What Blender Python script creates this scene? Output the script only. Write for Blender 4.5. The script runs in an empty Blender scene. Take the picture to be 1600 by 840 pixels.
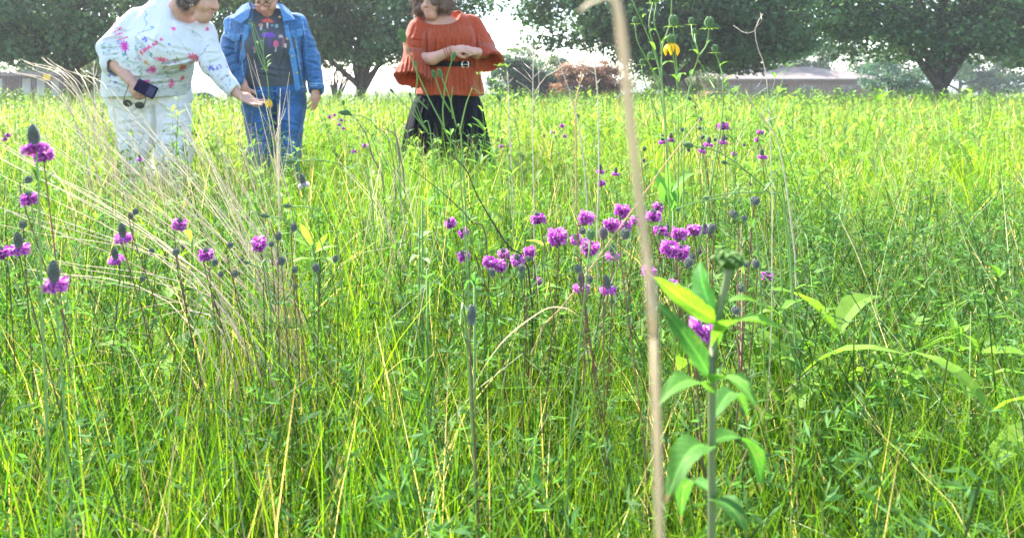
import bpy, math, random
import numpy as np
from mathutils import Vector, Matrix
R = math.radians
random.seed(7); rng = np.random.default_rng(7)
sc = bpy.context.scene
COL = sc.collection

# ------------------------------------------------------------------ camera, sky, sun, exposure
F, H, CX, CY = 933.0, 0.83, 600.0, 135.0      # focal length in px of the 1600 px frame, eye height, principal point
cam_d = bpy.data.cameras.new('camera'); cam = bpy.data.objects.new('camera', cam_d); COL.objects.link(cam)
cam.location = (0, 0, H); cam.rotation_euler = (R(90), 0, 0)
cam_d.sensor_width = 36; cam_d.lens = F / 1600 * 36
cam_d.shift_x = (800 - CX) / 1600; cam_d.shift_y = (CY - 420) / 1600
cam_d.clip_start = 0.02; cam_d.clip_end = 3000
cam_d.dof.use_dof = True; cam_d.dof.focus_distance = 1.35; cam_d.dof.aperture_fstop = 6.7
sc.camera = cam

SUN_AZ, SUN_EL = -28.0, 44.0                   # degrees from straight ahead (+Y), minus = left
w = bpy.data.worlds.new('World'); sc.world = w; w.use_nodes = True
nt = w.node_tree; sky = nt.nodes.new('ShaderNodeTexSky'); sky.sky_type = 'NISHITA'; sky.sun_disc = False
sky.sun_elevation = R(SUN_EL); sky.sun_rotation = R(SUN_AZ)
sky.air_density = 1.0; sky.dust_density = 1.2; sky.ozone_density = 1.0
bg = nt.nodes['Background']; bg.inputs[1].default_value = 0.15
nt.links.new(sky.outputs[0], bg.inputs[0])
sd = bpy.data.lights.new('sun', 'SUN'); sd.energy = 4.5; sd.angle = R(0.53); sd.color = (1.0, 0.965, 0.91)
sun = bpy.data.objects.new('sun', sd); COL.objects.link(sun)
_s = Vector((math.sin(R(SUN_AZ)) * math.cos(R(SUN_EL)), math.cos(R(SUN_AZ)) * math.cos(R(SUN_EL)), math.sin(R(SUN_EL))))
sun.rotation_euler = (-_s).to_track_quat('-Z', 'Y').to_euler(); sun.location = (-20, 30, 40)
sc.view_settings.view_transform = 'Standard'; sc.view_settings.look = 'None'
sc.view_settings.exposure = 2.3; sc.view_settings.gamma = 1.0; sc.view_settings.use_curve_mapping = False
sc.render.engine = 'CYCLES'
try:
    sc.cycles.use_denoising = True
    sc.cycles.max_bounces = 7; sc.cycles.diffuse_bounces = 4; sc.cycles.transmission_bounces = 5
    sc.cycles.sample_clamp_indirect = 8
except Exception:
    pass

def P(px, py, D):                              # a pixel of the 1600 px frame at depth D metres
    return np.array([(px - CX) / F * D, D, H - (py - CY) / F * D])
def smooth01(a, b, x):
    t = np.clip((x - a) / (b - a), 0, 1); return t * t * (3 - 2 * t)
def gz(x, y):                                  # the ground: flat meadow, then a gentle fall to the park road
    return -1.0 * smooth01(22, 36, np.asarray(y, float)) + 0.0 * np.asarray(x)

# ------------------------------------------------------------------ materials
def mat(name, color=None, rough=0.7, transl=0.0, tcol=(1.25, 1.3, 0.7), nscale=0, namt=0.0, bscale=0, bump=0.0, metal=0.0, spec=0.3, sheen=0.0, ncol=None, stretch=(1, 1, 1)):
    m = bpy.data.materials.new(name); m.use_nodes = True; t = m.node_tree; N = t.nodes; L = t.links
    b = N['Principled BSDF']; out = N['Material Output']
    b.inputs['Roughness'].default_value = rough; b.inputs['Metallic'].default_value = metal
    b.inputs['Specular IOR Level'].default_value = spec
    if sheen: b.inputs['Sheen Weight'].default_value = sheen
    if color is None:
        a = N.new('ShaderNodeAttribute'); a.attribute_name = 'Col'; src = a.outputs['Color']
    else:
        a = N.new('ShaderNodeRGB'); a.outputs[0].default_value = (*color, 1); src = a.outputs[0]
    tc = N.new('ShaderNodeTexCoord'); mp = N.new('ShaderNodeMapping'); mp.inputs['Scale'].default_value = stretch
    L.new(tc.outputs['Object'], mp.inputs['Vector'])
    if nscale:
        n = N.new('ShaderNodeTexNoise'); n.inputs['Scale'].default_value = nscale; n.inputs['Detail'].default_value = 5
        L.new(mp.outputs[0], n.inputs['Vector'])
        mr = N.new('ShaderNodeMapRange'); mr.inputs[1].default_value = 0.3; mr.inputs[2].default_value = 0.7
        if ncol is None:
            mr.inputs[3].default_value = 1 - namt; mr.inputs[4].default_value = 1 + namt
            L.new(n.outputs[0], mr.inputs[0])
            mx = N.new('ShaderNodeVectorMath'); mx.operation = 'SCALE'; L.new(src, mx.inputs[0]); L.new(mr.outputs[0], mx.inputs['Scale']); src = mx.outputs[0]
        else:
            L.new(n.outputs[0], mr.inputs[0])
            mx = N.new('ShaderNodeMix'); mx.data_type = 'RGBA'; mx.inputs[7].default_value = (*ncol, 1)
            L.new(src, mx.inputs[6]); L.new(mr.outputs[0], mx.inputs[0]); src = mx.outputs[2]
    L.new(src, b.inputs['Base Color'])
    if bump:
        n2 = N.new('ShaderNodeTexNoise'); n2.inputs['Scale'].default_value = bscale; n2.inputs['Detail'].default_value = 4
        L.new(mp.outputs[0], n2.inputs['Vector'])
        bp = N.new('ShaderNodeBump'); bp.inputs['Strength'].default_value = bump; bp.inputs['Distance'].default_value = 0.01
        L.new(n2.outputs[0], bp.inputs['Height']); L.new(bp.outputs[0], b.inputs['Normal'])
    if transl:
        tr = N.new('ShaderNodeBsdfTranslucent'); ms = N.new('ShaderNodeMixShader'); ms.inputs[0].default_value = transl
        v = N.new('ShaderNodeVectorMath'); v.operation = 'MULTIPLY'; v.inputs[1].default_value = tcol
        L.new(src, v.inputs[0]); L.new(v.outputs[0], tr.inputs['Color'])
        L.new(b.outputs[0], ms.inputs[1]); L.new(tr.outputs[0], ms.inputs[2]); L.new(ms.outputs[0], out.inputs['Surface'])
    return m
M = {}
M['ground'] = mat('ground_soil', (0.06, 0.09, 0.025), 0.95, nscale=3, ncol=(0.11, 0.10, 0.05), bscale=30, bump=0.6)
M['leaf'] = mat('green_leaf', None, 0.6, 0.5, nscale=25, namt=0.15, spec=0.18)
M['grass'] = mat('grass_blade', None, 0.6, 0.58, (1.35, 1.28, 0.6), nscale=6, namt=0.2, spec=0.2)
M['straw'] = mat('dry_straw', None, 0.6, 0.3, (1.1, 1.0, 0.85), nscale=30, namt=0.2)
M['petal'] = mat('petal', None, 0.55, 0.4, (1.1, 0.95, 1.1))
M['plain'] = mat('coloured_matte', None, 0.65, nscale=60, namt=0.15)
M['stem'] = mat('plant_stem', None, 0.55, 0.15)
M['skin'] = mat('skin', None, 0.5, nscale=40, namt=0.06, spec=0.35)
M['cloth'] = mat('knit_cloth', None, 0.85, 0.12, (1, 1, 1), nscale=120, namt=0.06, bscale=260, bump=0.25, sheen=0.2)
M['gauze'] = mat('rust_gauze', None, 0.85, 0.22, (1.15, 0.9, 0.8), nscale=50, namt=0.12, bscale=140, bump=0.35, sheen=0.2)
M['denim'] = mat('denim', None, 0.85, nscale=45, namt=0.28, bscale=300, bump=0.4, sheen=0.25)
M['dark'] = mat('dark_cloth', None, 0.85, nscale=30, namt=0.2, bscale=200, bump=0.2, spec=0.15)
M['hair'] = mat('hair', None, 0.45, 0.15, (1.1, 1, 0.9), nscale=60, namt=0.25)
M['metal'] = mat('polished_metal', (0.75, 0.72, 0.66), 0.25, metal=1.0)
M['brass'] = mat('brass', (0.6, 0.42, 0.16), 0.35, metal=1.0)
M['black'] = mat('black_gloss', (0.012, 0.012, 0.016), 0.3)
M['bark'] = mat('bark', (0.075, 0.058, 0.045), 0.95, nscale=9, namt=0.4, bscale=14, bump=1.0, stretch=(1, 1, .3))
M['crown'] = mat('tree_leaf', None, 0.5, 0.35, (1.3, 1.4, 0.5))
M['brick'] = mat('tan_brick', (0.20, 0.13, 0.095), 0.9, nscale=5, namt=0.3, bscale=30, bump=0.5)
M['roof'] = mat('roof_shingle', (0.20, 0.155, 0.135), 0.9, nscale=7, namt=0.25, bscale=40, bump=0.5)
M['white'] = mat('white_paint', (0.75, 0.75, 0.73), 0.6, nscale=3, namt=0.06)
M['glass'] = mat('window_glass', (0.03, 0.04, 0.05), 0.08, spec=0.8)
M['rubber'] = mat('rubber', (0.02, 0.02, 0.02), 0.8)
M['yellow'] = mat('yellow_paint', (0.75, 0.45, 0.02), 0.5)
M['road'] = mat('asphalt', (0.10, 0.10, 0.105), 0.9, nscale=4, namt=0.2)
M['hill'] = mat('far_slope', (0.16, 0.20, 0.17), 0.95, nscale=.03, namt=0.3)

# ------------------------------------------------------------------ mesh helpers
def build(name, V, Fs, m, parent=None, C=None, smooth=True):
    """V (n,3); Fs list of int arrays (k, 3 or 4); C (n,3) colours"""
    me = bpy.data.meshes.new(name); V = np.asarray(V, np.float32)
    Fs = [np.asarray(f, np.int32) for f in Fs if len(f)]
    me.vertices.add(len(V)); me.vertices.foreach_set('co', V.ravel())
    tot = sum(f.size for f in Fs); npoly = sum(len(f) for f in Fs)
    me.loops.add(tot); me.loops.foreach_set('vertex_index', np.concatenate([f.ravel() for f in Fs]))
    me.polygons.add(npoly)
    lt = np.concatenate([np.full(len(f), f.shape[1], np.int32) for f in Fs])
    ls = np.concatenate([[0], np.cumsum(lt)[:-1]]).astype(np.int32)
    me.polygons.foreach_set('loop_start', ls); me.polygons.foreach_set('loop_total', lt)
    if C is not None:
        a = me.attributes.new('Col', 'FLOAT_COLOR', 'POINT')
        c = np.ones((len(V), 4), np.float32); c[:, :3] = C; a.data.foreach_set('color', c.ravel())
    me.update(calc_edges=True); me.validate()
    me.polygons.foreach_set('use_smooth', np.full(len(me.polygons), bool(smooth)))
    me.materials.append(M[m] if isinstance(m, str) else m)
    return link(name, me, parent)
def link(name, me, parent=None):
    o = bpy.data.objects.new(name, me); COL.objects.link(o)
    if parent is not None: o.parent = parent
    return o
class Geo:
    def __init__(s): s.V = []; s.F = {3: [], 4: []}; s.C = []; s.n = 0
    def add(s, V, Fs, col):
        V = np.asarray(V, float); s.V.append(V)
        for f in Fs:
            f = np.asarray(f, int)
            if len(f): s.F[f.shape[1]].append(f + s.n)
        c = np.asarray(col, float); s.C.append(np.broadcast_to(c, (len(V), 3)) if c.ndim == 1 else c); s.n += len(V)
        return s
    def arrays(s):
        return np.concatenate(s.V), [np.concatenate(f) for f in s.F.values() if f], np.concatenate(s.C)
    def build(s, name, m, parent=None, smooth=True):
        V, Fs, C = s.arrays(); return build(name, V, Fs, m, parent, C, smooth)
def tag(o, label=None, cat=None, group=None, kind=None):
    if label: o['label'] = label
    if cat: o['category'] = cat
    if group: o['group'] = group
    if kind: o['kind'] = kind
    return o
def thing(name, label, cat, loc=(0, 0, 0), group=None):
    o = bpy.data.objects.new(name, None); COL.objects.link(o); o.location = [float(v) for v in loc]
    o.empty_display_size = 0.05
    return tag(o, label, cat, group)
def nrm(v): v = np.asarray(v, float); return v / (np.linalg.norm(v, axis=-1, keepdims=True) + 1e-12)
def tube(pts, rad, n=6, caps=True):
    pts = np.asarray(pts, float); k = len(pts); rad = np.broadcast_to(np.asarray(rad, float), (k,))
    T = nrm(np.gradient(pts, axis=0)); up = np.array([0, 0, 1.]) if abs(T[0, 2]) < .9 else np.array([1., 0, 0])
    A = nrm(np.cross(T, up)); B = np.cross(T, A); th = np.arange(n) * 2 * math.pi / n
    V = pts[:, None] + rad[:, None, None] * (A[:, None] * np.cos(th)[None, :, None] + B[:, None] * np.sin(th)[None, :, None])
    V = V.reshape(-1, 3); i = np.arange(k - 1)[:, None] * n; j = np.arange(n)[None]; j2 = (j + 1) % n
    q = np.stack([i + j, i + j2, i + n + j2, i + n + j], -1).reshape(-1, 4); Fs = [q]
    if caps:
        V = np.concatenate([V, pts[:1], pts[-1:]]); a = len(V) - 2; jj = np.arange(n)
        Fs.append(np.stack([np.full(n, a), (jj + 1) % n, jj], -1)); Fs.append(np.stack([np.full(n, a + 1), (k - 1) * n + jj, (k - 1) * n + (jj + 1) % n], -1))
    return V, Fs
def curve(pts, n=10):                          # Catmull-Rom through control points
    p = np.asarray(pts, float)
    if len(p) == 2: return p[0] + (p[1] - p[0]) * np.linspace(0, 1, n)[:, None]
    p = np.concatenate([[2 * p[0] - p[1]], p, [2 * p[-1] - p[-2]]]); out = []
    t = np.linspace(0, len(p) - 3, n)
    for u in t:
        i = min(int(u), len(p) - 4); s = u - i; a, b, c, d = p[i:i + 4]
        out.append(.5 * (2 * b + (c - a) * s + (2 * a - 5 * b + 4 * c - d) * s * s + (3 * b - 3 * c + d - a) * s ** 3))
    return np.array(out)
def box(lo, hi):
    x0, y0, z0 = lo; x1, y1, z1 = hi
    V = np.array([[x, y, z] for x in (x0, x1) for y in (y0, y1) for z in (z0, z1)], float)
    return V, [np.array([[0, 1, 3, 2], [4, 6, 7, 5], [0, 4, 5, 1], [2, 3, 7, 6], [0, 2, 6, 4], [1, 5, 7, 3]])]
def leaf(base, tip, width, sag=0.0, fold=0.25, side=None, k=6, shape=1.0, thick_mid=True):
    """a folded lanceolate leaf from base to tip; 3 vertices across"""
    base = np.asarray(base, float); tip = np.asarray(tip, float); d = tip - base; L = np.linalg.norm(d); T = d / L
    if side is None:
        side = np.cross(T, [0, 0, 1.])
        if np.linalg.norm(side) < .1: side = np.array([1., 0, 0])
    side = nrm(side - T * np.dot(side, T)); nor = np.cross(side, T); nor = nor if nor[2] > 0 else -nor
    t = np.linspace(0, 1, k + 1); wd = width * .5 * np.sin(math.pi * np.clip(t, .03, .985) ** shape) ** .8
    mid = base + d * t[:, None] + nor * (sag * L * (4 * t * (1 - t)))[:, None]
    Lf = mid + side * wd[:, None] + nor * (fold * wd)[:, None]; Rt = mid - side * wd[:, None] + nor * (fold * wd)[:, None]
    V = np.concatenate([Lf, mid, Rt]); n = k + 1; i = np.arange(k)
    q = np.concatenate([np.stack([i, i + 1, n + i + 1, n + i], -1), np.stack([n + i, n + i + 1, 2 * n + i + 1, 2 * n + i], -1)])
    return V, [q]
def blades(base, L, W, head, th0, curl, K=4, roll=None, taper=1.0):
    """N grass blades: base (N,3); length, width, heading, start lean, extra curl -> V, quads (numpy)"""
    N = len(base); t = np.linspace(0, 1, K + 1); ang = th0[:, None] + curl[:, None] * t[None, :] ** 1.5
    dx = np.sin(ang); dz = np.cos(ang); seg = (L / K)[:, None]
    hx = np.concatenate([np.zeros((N, 1)), np.cumsum((dx[:, 1:] + dx[:, :-1]) / 2 * seg, 1)], 1)
    hz = np.concatenate([np.zeros((N, 1)), np.cumsum((dz[:, 1:] + dz[:, :-1]) / 2 * seg, 1)], 1)
    c, s = np.cos(head), np.sin(head)
    X = base[:, 0:1] + hx * c[:, None]; Y = base[:, 1:2] + hx * s[:, None]; Z = base[:, 2:3] + hz
    mid = np.stack([X, Y, Z], -1)
    ro = rng.uniform(-1.3, 1.3, N) if roll is None else roll
    sx = -s * np.cos(ro) + c * np.sin(ro); sy = c * np.cos(ro) + s * np.sin(ro)
    side = np.stack([sx, sy, np.zeros(N)], -1)
    wd = W[:, None] * .5 * np.clip(1 - taper * t[None, :] ** 1.6, .06, 1)
    A = mid + side[:, None] * wd[..., None]; B = mid - side[:, None] * wd[..., None]
    V = np.stack([A, B], 2).reshape(-1, 3); o = (np.arange(N) * (K + 1) * 2)[:, None]; i = (np.arange(K) * 2)[None]
    q = np.stack([o + i, o + i + 1, o + i + 3, o + i + 2], -1).reshape(-1, 4)
    return V, q
def scatter(templates, pos, yaw, scale, tilt, tdir, tint, which):
    """merge transformed copies of (V, Fs, C) templates"""
    g = Geo()
    for k, (V, Fs, C) in enumerate(templates):
        ix = np.nonzero(which == k)[0]
        if not len(ix): continue
        c, s = np.cos(yaw[ix]), np.sin(yaw[ix]); n = len(V)
        X = (V[None, :, 0] * c[:, None] - V[None, :, 1] * s[:, None]) * scale[ix][:, None]
        Y = (V[None, :, 0] * s[:, None] + V[None, :, 1] * c[:, None]) * scale[ix][:, None]; Z = V[None, :, 2] * scale[ix][:, None]
        lean = np.tan(tilt[ix])[:, None] * Z
        X = X + lean * np.cos(tdir[ix])[:, None]; Y = Y + lean * np.sin(tdir[ix])[:, None]
        W = np.stack([X, Y, Z], -1) + pos[ix][:, None]
        off = (np.arange(len(ix)) * n)[:, None, None]
        cc = C[None] * tint[ix][:, None]
        g.add(W.reshape(-1, 3), [(f[None] + off).reshape(-1, f.shape[1]) for f in Fs], np.clip(cc, 0, 1).reshape(-1, 3))
    return g
def vnoise(x, y, s, seed=0):
    r = np.random.default_rng(seed); out = 0
    for k in range(5):
        a = r.uniform(0, 6.28); f = s * r.uniform(.6, 2.0); out = out + np.sin((x * math.cos(a) + y * math.sin(a)) * f + r.uniform(0, 6.28))
    return out / 5 * 1.6

# ------------------------------------------------------------------ signed-distance modelling (people, clothes)
class Field:
    def __init__(s, lo, hi, h):
        s.lo = np.asarray(lo, float); s.h = h; n = np.ceil((np.asarray(hi, float) - s.lo) / h).astype(int) + 1
        s.ax = [(s.lo[i] + np.arange(n[i]) * h).astype(np.float32) for i in range(3)]
        s.F = np.full(n, .5, np.float32); s.extra = []
    def sub(s, lo, hi):
        sl = []; g = []
        for i in range(3):
            a = max(0, int((lo[i] - s.lo[i]) / s.h)); b = min(len(s.ax[i]), int((hi[i] - s.lo[i]) / s.h) + 2)
            sl.append(slice(a, max(a, b)))
        return tuple(sl), s.ax[0][sl[0]][:, None, None], s.ax[1][sl[1]][None, :, None], s.ax[2][sl[2]][None, None, :]
    def put(s, fn, lo, hi, k=.02, op='u'):
        m = k + 3 * s.h; sl, X, Y, Z = s.sub(np.asarray(lo) - m, np.asarray(hi) + m)
        if 0 in s.F[sl].shape: return
        a = s.F[sl]; b = fn(X, Y, Z).astype(np.float32)
        if op == 'u':
            hh = np.clip(.5 + .5 * (a - b) / k, 0, 1); s.F[sl] = a + (b - a) * hh - k * hh * (1 - hh)
        else:
            b = -b; hh = np.clip(.5 - .5 * (a - b) / k, 0, 1); s.F[sl] = a + (b - a) * hh + k * hh * (1 - hh)
    def cap(s, a, b, ra, rb=None, k=.02, op='u'):
        a = np.asarray(a, float); b = np.asarray(b, float); rb = ra if rb is None else rb; d = b - a; dd = max(float(d @ d), 1e-9); r = max(ra, rb)
        def fn(X, Y, Z):
            px, py, pz = X - a[0], Y - a[1], Z - a[2]; t = np.clip((px * d[0] + py * d[1] + pz * d[2]) / dd, 0, 1)
            return np.sqrt((px - d[0] * t) ** 2 + (py - d[1] * t) ** 2 + (pz - d[2] * t) ** 2) - (ra + (rb - ra) * t)
        s.put(fn, np.minimum(a, b) - r, np.maximum(a, b) + r, k, op)
    def chain(s, pts, rad, k=.02):
        for i in range(len(pts) - 1): s.cap(pts[i], pts[i + 1], rad[i], rad[i + 1], k)
    def ell(s, c, r, Rm=None, k=.02, op='u'):
        c = np.asarray(c, float); r = np.asarray(r, float) * np.ones(3); Rm = np.eye(3) if Rm is None else np.asarray(Rm)
        def fn(X, Y, Z):
            p = (X - c[0], Y - c[1], Z - c[2]); q = [Rm[0, i] * p[0] + Rm[1, i] * p[1] + Rm[2, i] * p[2] for i in range(3)]
            k0 = np.sqrt((q[0] / r[0]) ** 2 + (q[1] / r[1]) ** 2 + (q[2] / r[2]) ** 2)
            k1 = np.sqrt((q[0] / r[0] ** 2) ** 2 + (q[1] / r[1] ** 2) ** 2 + (q[2] / r[2] ** 2) ** 2) + 1e-6
            return k0 * (k0 - 1) / k1
        e = np.sqrt((Rm ** 2) @ (r ** 2)); s.put(fn, c - e, c + e, k, op)
    def loft(s, rings, k=.02, yaw=0.0, op='u', wav=None, power=2.3):
        """rings (z, cx, cy, rx, ry), bottom to top or top to bottom"""
        r = np.array(sorted([list(map(float, q)) for q in rings])); zz = r[:, 0]; zi = np.linspace(zz[0], zz[-1], 80)
        t = np.interp(zi, zz, np.arange(len(zz)))
        cr = [np.interp(zi, zz, r[:, j]) for j in range(1, 5)]
        ker = np.hanning(13); ker /= ker.sum(); cr = [np.convolve(np.pad(c_, 6, mode='edge'), ker, 'valid') for c_ in cr]
        cs, sn = math.cos(yaw), math.sin(yaw)
        def fn(X, Y, Z):
            cx, cy, rx, ry = [np.interp(Z, zi, c_) for c_ in cr]
            dx, dy = X - cx, Y - cy; u = dx * cs + dy * sn; v = -dx * sn + dy * cs
            q = (np.abs(u / rx) ** power + np.abs(v / ry) ** power + 1e-9) ** (1 / power)
            if wav is not None: q = q / (1 + wav(np.arctan2(v / ry, u / rx), Z))
            d = (q - 1) * np.minimum(rx, ry)
            return np.maximum(d, np.maximum(Z - zz[-1], zz[0] - Z))
        m = max(r[:, 3].max(), r[:, 4].max()) * 1.15
        s.put(fn, [r[:, 1].min() - m, r[:, 2].min() - m, zz[0]], [r[:, 1].max() + m, r[:, 2].max() + m, zz[-1]], k, op)
    def band(s, fn, wdt=.035):
        ix = np.nonzero(np.abs(s.F) < wdt)
        p = np.stack([s.ax[i][ix[i]] for i in range(3)], -1); s.F[ix] += fn(p).astype(np.float32)
    def nets(s):
        Fv = s.F; S = Fv < 0; nx, ny, nz = Fv.shape
        cnt = np.zeros((nx - 1, ny - 1, nz - 1), np.uint8)
        for i in (0, 1):
            for j in (0, 1):
                for k in (0, 1): cnt += S[i:nx - 1 + i, j:ny - 1 + j, k:nz - 1 + k]
        act = np.nonzero((cnt > 0) & (cnt < 8)); idx = np.full(cnt.shape, -1, np.int32); n = len(act[0]); idx[act] = np.arange(n)
        acc = np.zeros((n, 3)); num = np.zeros(n); cor = [(i, j, k) for i in (0, 1) for j in (0, 1) for k in (0, 1)]
        val = {c: Fv[act[0] + c[0], act[1] + c[1], act[2] + c[2]] for c in cor}
        for c in cor:
            for a in range(3):
                if c[a]: continue
                e = list(c); e[a] = 1; fa, fb = val[c], val[tuple(e)]; m = (fa < 0) != (fb < 0); t = fa[m] / (fa[m] - fb[m])
                p = np.tile(np.array(c, float), (m.sum(), 1)); p[:, a] += t; acc[m] += p; num[m] += 1
        V = s.lo + s.h * (np.stack(act, -1) + acc / num[:, None]); Q = []
        for a in range(3):
            sl0 = [slice(1, -1)] * 3; sl0[a] = slice(0, -1); sl1 = [slice(1, -1)] * 3; sl1[a] = slice(1, None)
            A = S[tuple(sl0)]; B = S[tuple(sl1)]; e = np.nonzero(A != B); ins = A[e]
            o = [np.asarray(e[i]) + (0 if i == a else 1) for i in range(3)]
            b, c = [(1, 2), (2, 0), (0, 1)][a]
            def cell(db, dc):
                q = [o[0].copy(), o[1].copy(), o[2].copy()]; q[b] -= db; q[c] -= dc
                return idx[q[0], q[1], q[2]]
            q = np.stack([cell(1, 1), cell(0, 1), cell(0, 0), cell(1, 0)], -1); q[~ins] = q[~ins][:, ::-1]
            Q.append(q[(q >= 0).all(1)])
        return V, [np.concatenate(Q)]
    def build(s, name, m, parent, col, folds=None):
        V, Fs = s.nets()
        for x in s.extra:
            v2, f2 = x.nets(); Fs = [np.concatenate([Fs[0], f2[0] + len(V)])]; V = np.concatenate([V, v2])
        C = col(V) if callable(col) else np.broadcast_to(np.asarray(col, float), V.shape)
        if folds: V = fold_cloth(V, folds)
        o = build(name, V - np.array(parent.location), Fs, m, parent, C); return o
def wrinkle(seed, amp, freq, stretch=(1, 1, 1)):
    r = np.random.default_rng(seed); D = [(nrm(r.normal(size=3)) * freq * r.uniform(.6, 1.6), r.uniform(0, 6.28), nrm(r.normal(size=3)) * freq * .5, r.uniform(0, 6.28)) for _ in range(7)]
    st = np.array(stretch)
    def fn(p):
        p = p * st; o = 0
        for d, a, e, b in D: o = o + (1 - 2.2 * np.abs(np.sin(.5 * (p @ d + a + 2.2 * np.sin(p @ e + b)))) ** .8) * (.5 + .5 * np.sin(p @ e * 1.7 + a))
        return amp * o / 2.6
    return fn
def pix(V):                                    # back to pixels of the photograph, for prints on cloth
    return CX + V[:, 0] / V[:, 1] * F, CY + (H - V[:, 2]) / V[:, 1] * F

def fold_cloth(V, folds):
    """press creases into cloth: (x0, y0, x1, y1, width, depth) in photograph pixels; each groove has a raised lip"""
    x, y = pix(V); out = np.zeros(len(V))
    for x0, y0, x1, y1, w_, dp in folds:
        dx, dy = x1 - x0, y1 - y0; L = math.hypot(dx, dy); t = ((x - x0) * dx + (y - y0) * dy) / L; bow = .06 * L * math.sin(x0 * 1.3 + y1)
        s = ((x - x0) * dy - (y - y0) * dx) / L + bow * 4 * (t / L) * (1 - t / L); e = smooth01(-3, L * .3, t) * smooth01(L + 3, L * .7, t)
        out += dp * e * (np.exp(-(s / w_) ** 2) - .75 * np.exp(-((s - 1.7 * w_) / (1.1 * w_)) ** 2) - .4 * np.exp(-((s + 1.8 * w_) / (1.2 * w_)) ** 2))
    V = V.copy(); V[:, 1] += out; return V

# ================================================================== SETTING
def make_ground():
    ys = np.concatenate([np.linspace(-6, 20, 53), np.linspace(21, 40, 30), np.geomspace(44, 1500, 24)])
    xs = np.concatenate([-np.geomspace(1500, 12, 22), np.linspace(-11, 14, 51), np.geomspace(15, 1500, 22)])
    X, Y = np.meshgrid(xs, ys); Z = gz(X, Y) + 0.02 * vnoise(X, Y, 1.3, 3) * (Y < 30) + np.where(Y < 25, 0, .1 * vnoise(X, Y, .08, 5))
    Z -= .02
    n = len(xs); i = np.arange(len(ys) - 1)[:, None] * n + np.arange(n - 1)[None]
    q = np.stack([i, i + 1, i + n + 1, i + n], -1).reshape(-1, 4)
    tag(build('ground', np.stack([X, Y, Z], -1).reshape(-1, 3), [q], 'ground'), kind='structure')
make_ground()
# park road beyond the meadow
rv = np.array([[-80, 41, 0], [80, 41, 0], [80, 47, 0], [-80, 47, 0]], float)
g = Geo(); xs = np.linspace(-80, 90, 60)
for y0, y1, lift in ((41.0, 46.5, .06),):
    Vr = np.concatenate([np.stack([xs, np.full(60, y0), gz(xs, y0) + .1 + lift], -1), np.stack([xs, np.full(60, y1), gz(xs, y1) + .1 + lift], -1)])
    i = np.arange(59); g.add(Vr, [np.stack([i, i + 1, i + 61, i + 60], -1)], (.3, .3, .3))
tag(g.build('road', 'road'), kind='structure')
# far slope behind everything
xs = np.linspace(-420, 520, 60); hz = 3.0 + 2.6 * vnoise(xs, xs * 0, .013, 9) + 1.2 * vnoise(xs, xs * 0, .06, 4)
V = np.concatenate([np.stack([xs, np.full(60, 330.), np.full(60, -3.)], -1), np.stack([xs, np.full(60, 360.), hz], -1), np.stack([xs, np.full(60, 420.), hz * .6], -1), np.stack([xs, np.full(60, 460.), np.full(60, -3.)], -1)])
i = np.arange(59); q = np.concatenate([np.stack([i + 60 * k, i + 1 + 60 * k, i + 61 + 60 * k, i + 60 + 60 * k], -1) for k in range(3)])
tag(build('hills', V, [q], 'hill'), kind='structure')

# ------------------------------------------------------------------ trees
def leaf_cloud(centers, radii, per, size, cols, rs, droop=.3):
    """many small rhombic leaves spread in clumps"""
    N = len(centers) * per; c = np.repeat(centers, per, 0); r = np.repeat(radii, per)
    d = nrm(rs.normal(size=(N, 3))); u = rs.uniform(0, 1, N) ** .45
    p = c + d * (r * u)[:, None] * np.array([1.15, 1.15, .55])
    T = nrm(rs.normal(size=(N, 3)) + np.array([0, 0, -droop])); S = nrm(np.cross(T, nrm(rs.normal(size=(N, 3)) * .8 + np.array([0, 0, 1]))))
    L = (size * rs.uniform(.7, 1.35, N))[:, None]
    V = np.stack([p, p + T * L * .5 + S * L * .32, p + T * L, p + T * L * .5 - S * L * .32], 1).reshape(-1, 3)
    q = np.arange(N * 4).reshape(-1, 4)
    tone = np.repeat(rs.uniform(.6, 1.9, len(centers)), per) * rs.uniform(.75, 1.25, N); hue = rs.uniform(0, 1, N)[:, None]
    C = (np.array(cols[0]) * (1 - hue) + np.array(cols[1]) * hue) * tone[:, None]
    return V, q, np.repeat(C, 4, 0)
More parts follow.
